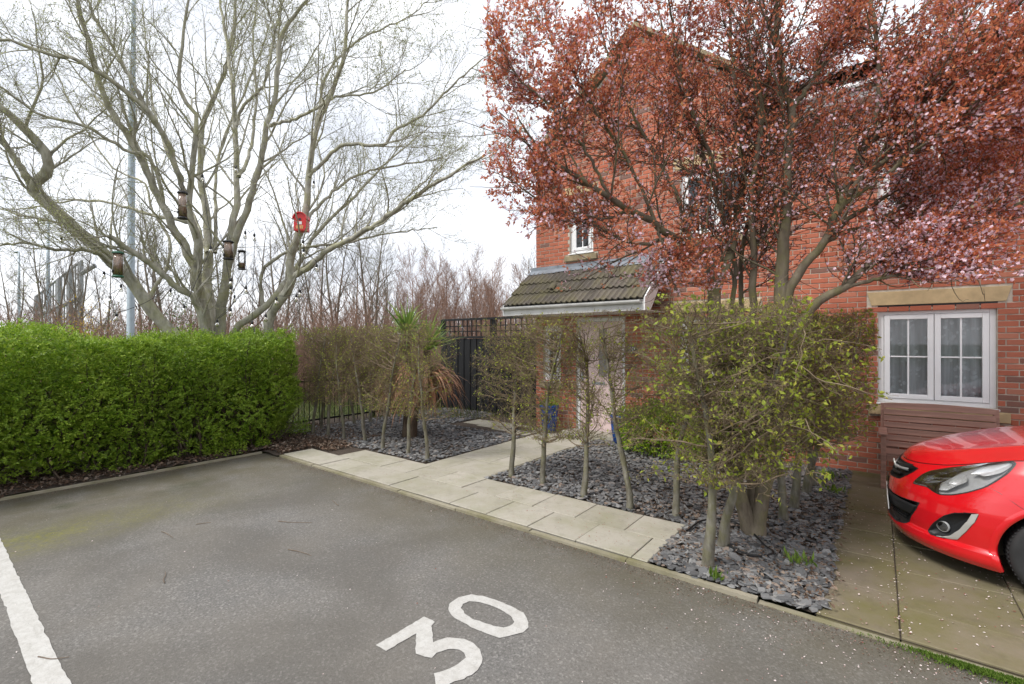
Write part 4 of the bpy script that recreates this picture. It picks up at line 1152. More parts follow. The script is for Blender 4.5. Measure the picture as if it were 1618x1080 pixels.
# ------------------------------------------------------------------ big grey willow behind the hedge
M['willowbark'] = bark('willow_bark', (.17, .16, .125), (.56, .54, .46), (.34, .335, .18), 11, .55)
M['willowtwig'] = bark('willow_twig', (.18, .155, .11), (.30, .265, .19), (.26, .26, .11), 8, .4)
M['willowbud'] = leafmat('willow_bud', [(0, (.24, .27, .11)), (.45, (.34, .38, .16)), (.8, (.45, .48, .24)), (1, (.55, .55, .33))], .45)
WZ = 8.75
# limbs traced as (pixel x, pixel y, depth offset in m, radius m)
WL = [
 [(345,640,0,.26),(300,555,.0,.19),(256,511,-.1,.17),(198,434,-.3,.165),(133,373,-.6,.16),(67,315,-.9,.145),(53,298,-.95,.13),(78,258,-1.1,.115),(60,225,-1.2,.10),(0,170,-1.5,.08),(-90,110,-1.8,.05)],
 [(53,300,-.95,.10),(28,258,-1.1,.075),(0,220,-1.2,.065),(-70,170,-1.4,.045)],
 [(337,640,0,.24),(328,530,-.1,.165),(316,473,-.2,.155),(309,424,-.25,.14),(314,396,-.3,.12),(304,352,-.4,.10),(298,323,-.45,.085),(302,283,-.5,.075),(310,217,-.6,.065),(308,180,-.6,.055),(284,143,-.7,.05),(292,33,-.9,.035),(305,-40,-1,.02)],
 [(309,424,-.25,.12),(296,398,-.3,.12),(280,371,-.35,.11),(261,333,-.5,.10),(253,317,-.5,.095),(213,233,-.8,.085),(167,160,-1.0,.07),(140,67,-1.2,.055),(118,-10,-1.4,.04)],
 [(340,560,.2,.16),(328,450,.4,.14),(328,340,.6,.11),(316,280,.7,.09),(320,200,.8,.075),(334,160,.8,.065),(357,107,.9,.055),(370,33,1,.045),(374,-40,1.1,.03)],
 [(350,640,.1,.22),(348,511,.0,.15),(353,461,-.1,.135),(360,424,-.1,.12),(368,352,-.1,.10),(374,304,0,.085),(371,200,.2,.07),(366,127,.4,.055),(352,30,.6,.04),(345,-40,.8,.025)],
 [(373,200,.2,.05),(382,172,.2,.045),(417,133,.1,.04),(432,60,0,.03),(455,-30,-.1,.02)],
 [(360,424,-.1,.10),(376,371,-.3,.095),(400,300,-.5,.085),(423,200,-.7,.07),(437,133,-.8,.06),(443,63,-.9,.05),(483,0,-1,.035),(520,-60,-1.1,.02)],
 [(443,63,-.9,.035),(428,30,-.9,.03),(408,-20,-.9,.02)],
 [(350,640,-.1,.2),(420,540,-.3,.14),(427,497,-.3,.135),(451,465,-.4,.125),(461,439,-.45,.12),(459,412,-.5,.11),(471,376,-.6,.10),(483,335,-.7,.09),(490,265,-.8,.075),(500,197,-.9,.065),(527,143,-1,.055),(547,67,-1.1,.045),(548,-20,-1.2,.03)],
 [(461,439,-.45,.085),(485,424,-.6,.08),(520,395,-.8,.07),(590,357,-1.1,.06),(647,317,-1.4,.05),(700,283,-1.6,.038),(765,245,-1.8,.02)],
 [(488,280,-.8,.055),(503,265,-.8,.05),(543,230,-.9,.045),(607,230,-1.1,.04),(627,203,-1.2,.036),(667,183,-1.3,.03),(713,137,-1.4,.024),(760,95,-1.5,.014)],
 [(423,200,-.7,.045),(460,190,-.8,.04),(490,177,-.9,.036),(533,153,-1,.03),(590,147,-1.1,.022),(640,110,-1.2,.014)],
 [(360,620,.3,.14),(369,528,.2,.11),(401,501,.2,.105),(432,473,.2,.10),(470,420,.5,.075),(500,370,.8,.06),(560,310,1.2,.045),(620,250,1.6,.03),(680,200,2,.018)],
 [(415,485,.2,.06),(413,434,.2,.05),(432,412,.1,.045),(470,392,.2,.04),(540,385,.5,.033),(610,370,.9,.025),(690,360,1.2,.014)],
 [(330,600,-.3,.14),(314,485,-.5,.095),(280,456,-.7,.085),(237,417,-1,.075),(195,390,-1.3,.068),(172,374,-1.5,.06)],
 [(228,480,-.15,.06),(253,443,.1,.05),(267,410,.3,.045),(266,375,.4,.04),(240,330,.5,.035),(228,290,.6,.03),(180,267,.7,.028),(143,217,.8,.024),(100,140,1,.02),(65,65,1.1,.015)],
 [(298,323,-.45,.06),(281,273,-.7,.075),(260,217,-1,.068),(230,170,-1.3,.06),(173,127,-1.6,.052),(123,97,-1.9,.045),(80,88,-2.0,.038),(0,60,-2.3,.03),(-60,40,-2.5,.018)],
 [(230,170,-1.3,.05),(214,138,-1.4,.046),(187,90,-1.5,.04),(153,33,-1.6,.033),(130,-20,-1.7,.025)],
 [(261,333,-.5,.05),(240,253,-.8,.048),(200,238,-1,.042),(133,200,-1.4,.036),(67,183,-1.7,.03),(0,137,-2.1,.022),(-60,110,-2.3,.014)],
 [(304,352,-.4,.06),(240,340,0,.045),(170,320,.3,.035),(110,318,.5,.028),(40,330,.8,.02),(-40,332,1,.012)],
 [(377,280,0,.06),(395,240,.6,.05),(405,150,1,.04),(400,60,1.3,.03),(410,-30,1.6,.02)],
 [(471,376,-.6,.05),(500,330,-.3,.045),(560,280,.1,.036),(640,260,.4,.026),(700,250,.6,.016)],
 [(328,400,.4,.07),(290,300,1.2,.05),(250,200,1.8,.04),(235,110,2.2,.03),(225,10,2.5,.02)],
 [(340,400,.5,.06),(345,250,1.4,.045),(385,150,2,.034),(420,60,2.3,.024),(440,-30,2.6,.015)],
 [(198,434,-.3,.07),(150,400,-1.0,.05),(90,395,-1.6,.036),(30,385,-2,.025),(-40,400,-2.3,.014)],
 [(500,197,-.9,.04),(520,110,-.5,.034),(575,60,-.2,.026),(640,30,0,.018),(690,-10,.2,.012)],
]
willow = thing('willow_tree', 'large grey multi stemmed bare tree rising behind the green hedge', 'tree', pz(345, 560, WZ)*[1, 1, 0])
woff = np.array(willow.location)
LP, LR = [], []
for tr in WL:
    q = np.array([[*pz(u, v, WZ+dz), r] for u, v, dz, r in tr]); q[0, 2] = max(q[0, 2], .0) if q[0, 2] > .3 else 0.0
    q = resample(q, 34); q[:, 0] += .012*np.sin(np.arange(34)*1.3+u); LP.append(q[:, :3]); LR.append(np.maximum(q[:, 3]*.62*(1+.05*np.sin(np.arange(34)*1.9)), .006))
LP, LR = np.array(LP), np.array(LR)
LP[:, 1:-1] += rng.normal(0, .010, LP[:, 1:-1].shape)
link('limbs', tube_mesh('limbs', [(LP-woff, LR, 12)]), M['willowbark'], willow)
ar = LR < .11
# secondary branches
p, d, L, r, idx, t = kids(LP, LR, 15, .30, 1.0, .45, 1.05, .36, minlen=.9)
L = np.clip(L, .8, 2.6); d = unit(d + UP*.25); keep = p[:, 2] > 1.9
p, d, L, r = p[keep], d[keep], L[keep], r[keep]
S1 = grow(p, d, L, 11, .12, .035); R1 = taper(np.clip(r*.42, .007, .024), 11, .25)
p, d, L, r, _, _ = kids(S1, R1, 8, .15, 1.0, .4, .95, .42, minlen=.4)
S2 = grow(p, d, np.clip(L, .3, 1.2), 8, .13, .03); R2 = taper(np.clip(r*.5, .003, .008), 8, .4)
p, d, L, r, _, _ = kids(S2, R2, 6, .12, 1.0, .35, 1.0, .48, minlen=.18)
S3 = grow(p, d, np.clip(L, .14, .5), 5, .14, .05); R3 = taper(np.clip(r*.6, .0018, .0036), 5, .6)
u, v, z = proj(S3[:, 2]); ok = (z > 1) & (u > -150) & (u < 1000) & (v > -250); S3, R3 = S3[ok], R3[ok]
link('branches', tube_mesh('branches', [(S1-woff, R1, 6), (S2-woff, R2, 4)]), M['willowbark'], willow)
link('twigs', tube_mesh('twigs', [(S3-woff, R3, 3)]), M['willowtwig'], willow)
q = S3[:, 1:].reshape(-1, 3); dd = np.repeat(unit(S3[:, -1]-S3[:, 0]), 4, 0)
u, v, z = proj(q); w = .62 + .38*np.clip((u-430)/250, 0, 1)*np.clip((420-v)/200, 0, 1)
k = rng.random(len(q)) < w; q, dd = q[k], dd[k]; n = len(q)
L = rng.uniform(.018, .042, n)
V, T = leaf_arrays(q, unit(dd + rng.normal(0, .55, (n, 3))), L, L*.38)
link('leaf_buds', mesh_np('leaf_buds', V-woff, T), M['willowbud'], willow)

# ------------------------------------------------------------------ purple leaved plum
M['plumbark'] = bark('plum_bark', (.085, .068, .050), (.22, .185, .135), (.16, .155, .06), 12, .5)
M['plumtwig'] = bark('plum_twig', (.050, .034, .026), (.11, .075, .058), None, 14)
M['plumleaf'] = leafmat('plum_leaf', [(0, (.38, .110, .070)), (.25, (.54, .175, .090)), (.5, (.66, .245, .120)), (.75, (.71, .300, .150)), (.9, (.63, .165, .140)), (1, (.72, .43, .19))], .55, .5, .3)
M['blossom'] = leafmat('plum_blossom', [(0, (.74, .47, .57)), (.5, (.82, .60, .68)), (1, (.88, .74, .79))], .35, .7, .2)
PB = (1190, 850)
PZ = 4.12
PLm = [
 [(1187,856,0,.070),(1174,800,-.02,.058),(1160,740,0,.056),(1146,620,.05,.062),(1132,520,.1,.058),(1127,460,.1,.056),(1126,425,.1,.050),(1112,398,.1,.040),(1096,386,.08,.036),(1066,376,.0,.033),(1037,355,-.1,.030),(997,332,-.2,.027),(966,316,-.25,.024),(935,297,-.3,.021),(894,269,-.4,.016),(858,240,-.5,.011),(820,190,-.6,.006)],
 [(1127,470,.1,.050),(1140,433,.12,.042),(1152,405,.15,.038),(1168,340,.25,.032),(1178,230,.35,.025),(1160,110,.4,.018),(1150,-20,.5,.010)],
 [(1190,850,.02,.05),(1184,700,.1,.032),(1162,560,.15,.026),(1158,484,.2,.022),(1160,412,.25,.020),(1130,300,.3,.016),(1090,180,.3,.012),(1050,60,.3,.008),(1030,-40,.3,.005)],
 [(1192,850,.04,.05),(1187,700,.2,.030),(1171,476,.3,.022),(1175,380,.35,.02),(1205,250,.4,.016),(1215,120,.5,.012),(1220,-30,.6,.007)],
 [(1192,850,0,.06),(1192,680,.05,.038),(1189,540,.1,.034),(1190,440,.1,.031),(1191,396,.1,.028),(1188,300,.05,.024),(1205,180,0,.019),(1180,60,-.1,.014),(1190,-40,-.2,.008)],
 [(1193,856,-.02,.080),(1203,790,-.03,.066),(1219,700,-.04,.062),(1229,580,-.04,.056),(1233,476,-.05,.058),(1236,412,-.05,.050),(1239,357,-.08,.044),(1245,233,-.1,.037),(1251,173,-.1,.034),(1241,133,-.1,.031),(1228,67,-.15,.027),(1230,-30,-.2,.02)],
 [(1232,520,-.05,.045),(1247,470,-.1,.042),(1258,440,-.12,.038),(1279,412,-.15,.034),(1300,385,-.15,.031),(1325,330,-.2,.028),(1355,247,-.2,.025),(1385,187,-.2,.022),(1388,100,-.2,.018),(1372,-20,-.2,.012)],
 [(1228,600,-.05,.045),(1262,520,-.1,.040),(1298,473,-.2,.036),(1331,457,-.25,.032),(1378,417,-.3,.027),(1411,405,-.35,.023),(1480,378,-.4,.018),(1560,345,-.45,.013),(1640,310,-.5,.008)],
 [(1300,385,-.1,.026),(1355,290,-.3,.024),(1411,240,-.4,.021),(1455,170,-.5,.018),(1500,100,-.55,.014),(1580,30,-.6,.010),(1640,-20,-.7,.006)],
 [(1251,173,-.1,.022),(1290,120,.1,.019),(1330,60,.2,.015),(1360,-20,.3,.010)],
 [(1279,412,-.15,.024),(1340,350,.2,.022),(1420,300,.35,.018),(1510,240,.4,.014),(1600,190,.5,.010),(1670,150,.5,.006)],
 [(1037,355,-.1,.016),(1000,270,-.1,.014),(950,190,-.15,.011),(900,110,-.2,.008),(850,30,-.2,.005)],
 [(1096,386,.08,.020),(1060,290,.15,.017),(1000,180,.2,.013),(960,80,.2,.009),(930,-30,.2,.005)],
 [(1066,376,0,.018),(1000,385,-.2,.014),(930,350,-.35,.011),(860,320,-.45,.008),(800,280,-.5,.005)],
 [(966,316,-.25,.014),(920,230,-.3,.011),(870,170,-.35,.008),(815,120,-.4,.005),(790,60,-.4,.003)],
 [(1168,340,.25,.02),(1120,240,.1,.016),(1080,130,0,.012),(1060,20,-.1,.008),(1050,-50,-.1,.005)],
 [(1191,396,.1,.020),(1240,300,.4,.017),(1280,220,.6,.014),(1310,120,.8,.010),(1330,10,.9,.006)],
 [(1355,247,-.2,.018),(1430,180,-.4,.015),(1510,150,-.6,.011),(1600,110,-.8,.008),(1680,80,-.9,.005)],
 [(1331,457,-.25,.016),(1390,440,-.4,.013),(1440,432,-.5,.010),(1500,425,-.55,.007),(1540,415,-.6,.004)],
 [(1037,355,-.1,.013),(1050,400,-.15,.010),(1062,440,-.2,.008),(1072,470,-.2,.005)],
 [(1300,385,-.1,.018),(1420,330,.15,.015),(1520,262,.3,.012),(1640,180,.4,.007)],
 [(1385,187,-.2,.016),(1450,110,-.1,.013),(1520,40,0,.010),(1570,-30,.1,.006)],
 [(1325,330,-.2,.018),(1420,262,-.5,.015),(1500,195,-.7,.012),(1625,90,-.9,.007)],
 [(1378,417,-.3,.014),(1460,350,-.1,.012),(1540,290,0,.010),(1650,240,.1,.006)],
 [(1411,240,-.4,.016),(1470,230,-.3,.013),(1540,215,-.3,.010),(1640,200,-.3,.006)],
]
plum = thing('plum_tree', 'red leaved plum tree with pink blossom in front of the house', 'tree', (gp(1190, 852)[0], gp(1190, 852)[1], 0))
poff = np.array(plum.location)
LP, LR = [], []
for tr in PLm:
    q = np.array([[*pz(u, v, PZ+dz), r] for u, v, dz, r in tr])
    if tr[0][1] > 840: q[0, :2] = poff[:2] + (q[0, :2]-poff[:2])*.6; q[0, 2] = 0
    q = resample(q, 34); LP.append(q[:, :3]); LR.append(np.maximum(q[:, 3], .003))
LP, LR = np.array(LP), np.array(LR); LP[:, 3:-1] += rng.normal(0, .006, LP[:, 3:-1].shape)
LR = LR*(1 + .30*np.clip((.14-LP[:, :, 2])/.14, 0, 1))
link('limbs', tube_mesh('limbs', [(LP-poff, LR, 11)]), M['plumbark'], plum)
p, d, L, r, _, _ = kids(LP, LR, 32, .26, 1.0, .45, 1.2, .31, minlen=.40)
d = unit(d + UP*.22); keep = (p[:, 2] > 2.12); p, d, L, r = p[keep], d[keep], L[keep], r[keep]
S1 = grow(p, d, np.clip(L, .35, 1.15), 9, .13, .03); R1 = taper(np.clip(r*.45, .0035, .010), 9, .35)
S1[:, :, 2] = np.maximum(S1[:, :, 2], 2.0 + rng.uniform(-.05, .1, S1.shape[:2]))
p, d, L, r, _, _ = kids(S1, R1, 21, .06, 1.0, .5, 1.15, .45, minlen=.14)
S2 = grow(p, d, np.clip(L, .1, .5), 6, .14, .03); R2 = taper(np.clip(r*.55, .0016, .0036), 6, .55)
u, v, z = proj(S2[:, 3]); ok = (z > .6) & (u > 700) & (u < 1720) & (v > -160) & ~((u < 770) & (v < 700)) & ~((v > 440) & (u > 1400)) & ~((v > 455)); S2, R2 = S2[ok], R2[ok]
link('branches', tube_mesh('branches', [(S1-poff, R1, 5)]), M['plumbark'], plum)
link('twigs', tube_mesh('twigs', [(S2-poff, R2, 3)]), M['plumtwig'], plum)
# leaves: rosettes along the twigs
q = S2[:, 1:].reshape(-1, 3); dd = np.repeat(unit(S2[:, -1]-S2[:, 0]), 5, 0)
u, v, z = proj(q)
dens = np.clip(1.0 - .55*np.clip((v-400)/60, 0, 1) - .30*np.clip((v-300)/60, 0, 1)*(u < 1060), .12, 1)
k = rng.random(len(q)) < dens*.58; ql, dl = q[k], dd[k]
ql = np.repeat(ql, 3, 0); dl = np.repeat(dl, 3, 0); n = len(ql)
L = rng.uniform(.017, .042, n)
V, T = leaf_dirs(unit(dl*.7 + UP*.25 + rng.normal(0, .65, (n, 3))), rand_unit(n)+UP*.5, L, L*rng.uniform(.38, .55, n), ql)
link('leaves', mesh_np('leaves', V-poff, T), M['plumleaf'], plum)
# blossom: five petalled flowers in loose clusters
cl = .5 + .5*np.sin(q[:, 0]*5.1+1)*np.sin(q[:, 1]*4.3)*np.sin(q[:, 2]*4.9+2)
pref = .17 + .33*np.clip((u-1150)/300, 0, 1)*np.clip((v-120)/150, 0, 1) + .10*np.clip((v-300)/80, 0, 1)
k = rng.random(len(q)) < pref*(.2+cl**1.5)*2.5; qf = q[k] + rand_unit(k.sum())*.012; n = len(qf)
ax = rand_unit(n); e1 = unit(np.cross(ax, rand_unit(n))); e2 = np.cross(ax, e1); s = rng.uniform(.0105, .015, n)[:, None]
Vs = []
for j in range(5):
    a0 = 2*math.pi*j/5; c = np.cos(a0)*e1+np.sin(a0)*e2; w_ = -np.sin(a0)*e1+np.cos(a0)*e2
    Vs += [qf, qf+c*s*.6+w_*s*.42+ax*s*.15, qf+c*s*1.05+ax*s*.25, qf+c*s*.6-w_*s*.42+ax*s*.15]
V = np.stack(Vs, 1).reshape(-1, 3); i = np.arange(n)[:, None]*20
Q = np.concatenate([i+[4*j, 4*j+1, 4*j+2, 4*j+3] for j in range(5)])
link('blossom', mesh_np('blossom', V-poff, Q), M['blossom'], plum)
# ------------------------------------------------------------------ red hatchback on the driveway
def paint():
    m = N('red_paint'); m.col((.62, .006, .012)); m.set(Roughness=.22, Coat_Weight=1.0, Coat_Roughness=.03)
    m.b.inputs['Specular IOR Level'].default_value = .5; return m.m
M['paint'] = paint()
M['blackplastic'] = simple('black_plastic', (.018, .019, .021), .5, var=.1, bump=.05)
M['chrome'] = simple('satin_chrome', (.58, .57, .54), .25, metal=.35, var=.03, bump=0)
M['reflector'] = simple('lamp_reflector', (.78, .79, .80), .18, metal=.55, var=.05, bump=0)
M['lampgrey'] = simple('lamp_bezel', (.36, .365, .37), .25, var=.05, bump=0)
M['tyre'] = simple('tyre_rubber', (.022, .022, .023), .75, var=.15, bump=.2)
M['alloy'] = simple('alloy_wheel', (.38, .39, .40), .35, metal=.8, var=.05, bump=0)
M['carglass'] = glass('car_glass', (.30, .33, .33))
M['plate'] = simple('number_plate', (.72, .72, .70), .35, var=.02, bump=0)
CO = np.array([.055, 5.25, .028])
car = thing('parked_car', 'bright red hatchback parked nose first beside the plum tree', 'car', CO)
LEN, Lf, SE = 3.98, .80, 2.05
_nz = np.array([.135, .17, .20, .245, .262, .32, .42, .52, .60, .66, .70, .76, .82, .90, 1.0]); _nx = np.array([.040, .018, .006, .010, .028, .018, .010, .028, .055, .085, .115, .16, .21, .28, .36]) 
_wz = np.array([.135, .17, .20, .245, .262, .32, .50, .66, .80, .90, .97, 1.05]); _wy = np.array([.815, .836, .840, .842, .826, .832, .846, .838, .815, .780, .745, .72])
_sx = np.array([0, .06, .115, .20, .35, .50, .65, .80, 1.1, 2.0, 3.6, 4.0]); _sz = np.array([.685, .69, .70, .722, .765, .82, .872, .905, .945, .975, .985, .96])
_cx = np.array([0, .105, .16, .25, .40, .54, .74, .95, 1.12]); _cz = np.array([.69, .70, .765, .815, .862, .895, .95, .995, 1.02])
def plan(s, z):
    s = np.asarray(s, float); z = np.asarray(z, float)
    n = np.interp(z, _nz, _nx); W = np.interp(z, _wz, _wy)
    th = np.clip(s, 0, 1)*math.pi/2
    x = n + Lf*(1-np.cos(th)**(2/SE)); y = W*np.sin(th)**(2/SE)
    t = np.clip(s-1, 0, 1); x = x + t*(LEN - n - Lf)
    y = y*(1 - .06*np.clip((t-.55)/.45, 0, 1)**2 - .10*np.clip((t-.93)/.07, 0, 1)**2) + .008*np.sin(np.clip(t, 0, 1)*math.pi)
    return x, y
def shoulder(s):
    """shoulder height as a fixed point of zs(x(s,z))"""
    z = np.full(np.shape(s), .8)
    for _ in range(12): z = np.interp(plan(s, z)[0], _sx, _sz)
    return z
ZB = .135
def surf(s, v, side=-1):
    s = np.asarray(s, float); v = np.asarray(v, float)
    zs = shoulder(s); z = ZB + v*(zs-ZB); x, y = plan(s, z)
    return np.stack([x, side*y, z], -1)
def nrm(s, v, side=-1, e=.004):
    a = surf(s+e, v, side)-surf(np.maximum(s-e, 0), v, side); b = surf(s, v+e, side)-surf(s, v-e, side)
    n = unit(np.cross(a, b)); return n*(1 if side < 0 else -1)
# photo pixel -> surface coordinates
gs, gv = np.meshgrid(np.linspace(0, 1.15, 460), np.linspace(0, 1, 220))
G = surf(gs, gv); gu, gw, gz_ = proj(G + CO)
def on(u, v):
    i = np.argmin((gu-u)**2 + (gw-v)**2); return gs.flat[i], gv.flat[i]
def zc(P): return [on(1360+x/4.155, 660+y/4.155) for x, y in P]
def z6(P): return [on(1390+x/6.0, 690+y/6.0) for x, y in P]
head = zc([(345,435),(395,385),(460,352),(560,334),(700,318),(850,300),(995,294),(1015,306),(960,370),(880,425),(800,465),(700,494),(600,511),(520,508),(480,488),(440,457),(400,447)])
fog = zc([(440,745),(480,690),(540,648),(600,630),(700,627),(775,634),(745,692),(690,752),(640,797),(580,800),(510,787),(460,766)])
chrm = zc([(728,634),(775,634),(745,692),(690,752),(640,799),(585,799),(500,783),(590,775),(650,738),(700,685)])
low = [(0.0, z6([(95,500)])[0][1])] + z6([(200,570),(378,628),(350,680),(300,750),(245,825),(160,800)]) + [(0.0, z6([(100,715)])[0][1])]
upg = [(0.0, .955)] + z6([(215,222),(290,262),(365,305),(320,335),(260,368),(190,400)]) + [(0.0, z6([(120,385)])[0][1])]
def dens(poly, n=90):
    P = np.array(poly, float); P = np.vstack([P, P[:1]]); d = np.r_[0, np.cumsum(np.linalg.norm(np.diff(P*[1, .55], axis=0), axis=1))]
    t = np.linspace(0, d[-1], n, endpoint=False); return np.stack([np.interp(t, d, P[:, 0]), np.interp(t, d, P[:, 1])], 1)
def smooth_poly(P, k=1):
    for _ in range(k): P = .5*P + .25*np.roll(P, 1, 0) + .25*np.roll(P, -1, 0)
    return P
def inside(P, s, v):
    x, y = s.ravel(), v.ravel(); c = np.zeros(len(x), bool); j = len(P)-1
    for i in range(len(P)):
        cond = ((P[i, 1] > y) != (P[j, 1] > y)) & (x < (P[j, 0]-P[i, 0])*(y-P[i, 1])/(P[j, 1]-P[i, 1]+1e-12)+P[i, 0]); c ^= cond; j = i
    return c.reshape(s.shape)
polys = {k: smooth_poly(dens(p), 2) for k, p in dict(head=head, fog=fog, low=low, upg=upg).items()}
for k in ('low', 'upg'): polys[k] = dens({'low': low, 'upg': upg}[k])
XW, ZW, RW, XR = .905, .285, .345, 3.38
# body skin
S = np.r_[np.linspace(0, 1, 150), 1+np.linspace(0, 1, 130)[1:]]; Vv = np.linspace(0, 1, 76)
ss, vv = np.meshgrid(S, Vv)
for side in (-1, 1):
    Pt = surf(ss, vv, side); ny_, nx_ = ss.shape
    cs = (ss[:-1, :-1]+ss[1:, 1:])/2; cv = (vv[:-1, :-1]+vv[1:, 1:])/2; Cc = surf(cs, cv, side)
    cut = np.zeros(cs.shape, bool)
    for k, P in polys.items(): cut |= inside(P, cs, cv)
    for xw in (XW, XR): cut |= ((Cc[..., 0]-xw)**2 + (Cc[..., 2]-ZW)**2 < RW**2)
    i = (np.arange(nx_-1)[None] + np.arange(ny_-1)[:, None]*nx_)
    Q = np.stack([i, i+1, i+1+nx_, i+nx_], -1)[~cut].reshape(-1, 4)
    if side > 0: Q = Q[:, ::-1]
    link('body_side', mesh_np('body_side', Pt.reshape(-1, 3), Q, True), M['paint'], car)
def patch(name, P, rings, mat, side=-1, parent=car, smooth=True, cap=True):
    """rings: (scale, offset) pairs from the rim to the middle of outline P"""
    c = P.mean(0); Vs = []
    for f, off in rings:
        q = c + (P-c)*f; s = np.maximum(q[:, 0], 0); Vs.append(surf(s, q[:, 1], side) + nrm(s, q[:, 1], side)*off)
    n = len(P); Vs = np.array(Vs); fl = []
    for r in range(len(rings)-1):
        for i in range(n): fl.append((r*n+i, r*n+(i+1)%n, (r+1)*n+(i+1)%n, (r+1)*n+i))
    me = MB().add(Vs.reshape(-1, 3), fl + ([tuple(range((len(rings)-1)*n, len(rings)*n))] if cap and rings[-1][0] > .02 else []))
    return link(name, me.mesh(name, smooth), mat, parent)
for side in (-1, 1):
    hp_ = polys['head']
    hl = patch('headlight', hp_, [(1.035, .0015), (1.0, .004), (.97, .0)], M['blackplastic'], side, cap=False)
    patch('lamp_housing', hp_, [(1.0, 0), (.94, -.018), (.7, -.045), (.3, -.05), (.01, -.05)], M['lampgrey'], side, hl)
    patch('reflector', smooth_poly(dens([(hp_[:, 0].min()*.62+hp_[:, 0].max()*.38, hp_[:, 1].min()+.42*np.ptp(hp_[:, 1])), (hp_[:, 0].min()*.40+hp_[:, 0].max()*.60, hp_[:, 1].min()+.70*np.ptp(hp_[:, 1])), (hp_[:, 0].min()*.30+hp_[:, 0].max()*.70, hp_[:, 1].min()+.45*np.ptp(hp_[:, 1])), (hp_[:, 0].min()*.45+hp_[:, 0].max()*.55, hp_[:, 1].min()+.14*np.ptp(hp_[:, 1])), (hp_[:, 0].min()*.66+hp_[:, 0].max()*.34, hp_[:, 1].min()+.16*np.ptp(hp_[:, 1]))]), 6), [(1.0, -.012), (.8, -.030), (.45, -.040), (.2, -.026), (.01, -.02)], M['reflector'], side, hl)
    q = hp_.copy(); c = q.mean(0)
    patch('indicator', c + [.10, .10] + (q-c)*[.30, .36], [(1.0, -.010), (.7, -.02), (.01, -.03)], M['reflector'], side, hl)
    patch('lens', hp_, [(1.0, .004), (.8, .008), (.4, .010), (.01, .011)], M['clear'], side, hl)
    fp = polys['fog']
    fr = patch('fog_recess', fp, [(1.02, .002), (.97, .003), (.93, -.012), (.6, -.035), (.01, -.038)], M['blackplastic'], side)
    c = fp.mean(0); a = np.linspace(0, 2*math.pi, 40, endpoint=False); ci = np.stack([c[0]-.05+.035*np.cos(a), c[1]-.035+.06*np.sin(a)], 1)
    patch('fog_lamp', ci, [(1.0, -.030), (.98, -.018), (.85, -.016), (.75, -.03), (.4, -.034), (.01, -.03)], M['lampgrey'], side, fr)
    patch('fog_lens', ci, [(.86, -.017), (.5, -.014), (.01, -.013)], M['clear'], side, fr)
    cp = np.array(chrm)
    Pn = dens(chrm, 60); h = len(Pn)
    # crescent trim as a strip between outer and inner edges
    outer = np.array(chrm[0:1]+chrm[1:7]); inner = np.array([chrm[0], chrm[9], chrm[8], chrm[7], chrm[6]])
    def rs(P, n=24):
        d = np.r_[0, np.cumsum(np.linalg.norm(np.diff(P, axis=0), axis=1))]; t = np.linspace(0, d[-1], n); return np.stack([np.interp(t, d, P[:, 0]), np.interp(t, d, P[:, 1])], 1)
    oo, ii = rs(np.array(chrm[1:7])), rs(inner)
    mid = (oo+ii)/2
    Vs = [surf(k_[:, 0], k_[:, 1], side)+nrm(k_[:, 0], k_[:, 1], side)*of for k_, of in ((oo, .005), (mid, .010), (ii, .004))]
    n_ = len(oo); MB().add(np.concatenate(Vs), [(r*n_+i, r*n_+i+1, (r+1)*n_+i+1, (r+1)*n_+i) for r in range(2) for i in range(n_-1)]).build('chrome_trim', M['chrome'], fr, smooth=True)
    lp = patch('lower_grille', polys['low'], [(1.02, .002), (.98, .004), (.95, -.010)], M['blackplastic'], side, cap=False)
    patch('grille_back', polys['low'], [(.97, -.010), (.5, -.03), (.01, -.03)], M['iron'], side, lp)
    # plate panel across the upper half and mesh bars below
    vl, vh = polys['low'][:, 1].min(), polys['low'][:, 1].max(); sm = polys['low'][:, 0].max()
    pan = dens([(0, vl+.50*(vh-vl)), (sm*.84, vl+.50*(vh-vl)), (sm*.97, vl+.86*(vh-vl)*1.0), (sm*.5, vl+.93*(vh-vl)), (0, vh-.01)])
    patch('plate_panel', pan, [(1.0, -.004), (.96, .006), (.5, .009), (.01, .009)], M['blackplastic'], side, lp)
    for k in range(1, 5):
        v0 = vl + k*.10*(vh-vl); sq = np.linspace(0, sm*(.50+.07*k), 16)
        MB().tube(surf(sq, np.full(16, v0), side)+nrm(sq, np.full(16, v0), side)*-.010, .005, 5).build('grille_bar', M['blackplastic'], lp)
    for sx_ in np.linspace(.03, sm*.7, 9):
        vq = np.linspace(vl+.03, vl+.47*(vh-vl), 5); MB().tube(surf(np.full(5, sx_), vq, side)+nrm(np.full(5, sx_), vq, side)*-.012, .003, 4).build('grille_bar', M['blackplastic'], lp)
    up = patch('upper_grille', polys['upg'], [(1.03, .002), (.98, .005), (.92, -.010), (.5, -.025), (.01, -.025)], M['iron'], side)
    vl2, vh2 = polys['upg'][:, 1].min(), polys['upg'][:, 1].max(); sm2 = polys['upg'][:, 0].max()
    for k, mt in ((.30, 'blackplastic'), (.58, 'lampgrey'), (.80, 'blackplastic')):
        sq = np.linspace(0, sm2*(.62 if k < .5 else .80), 14); vq = np.full(14, vl2+k*(vh2-vl2)) + .05*(sq/sm2)
        Vq = [surf(sq, vq+dv, side)+nrm(sq, vq, side)*of for dv, of in ((-.02, -.012), (-.012, .004), (.012, .006), (.022, -.012))]
        MB().add(np.concatenate(Vq), [(r*14+i, r*14+i+1, (r+1)*14+i+1, (r+1)*14+i) for r in range(3) for i in range(13)]).build('grille_bar', M[mt], up, smooth=True)
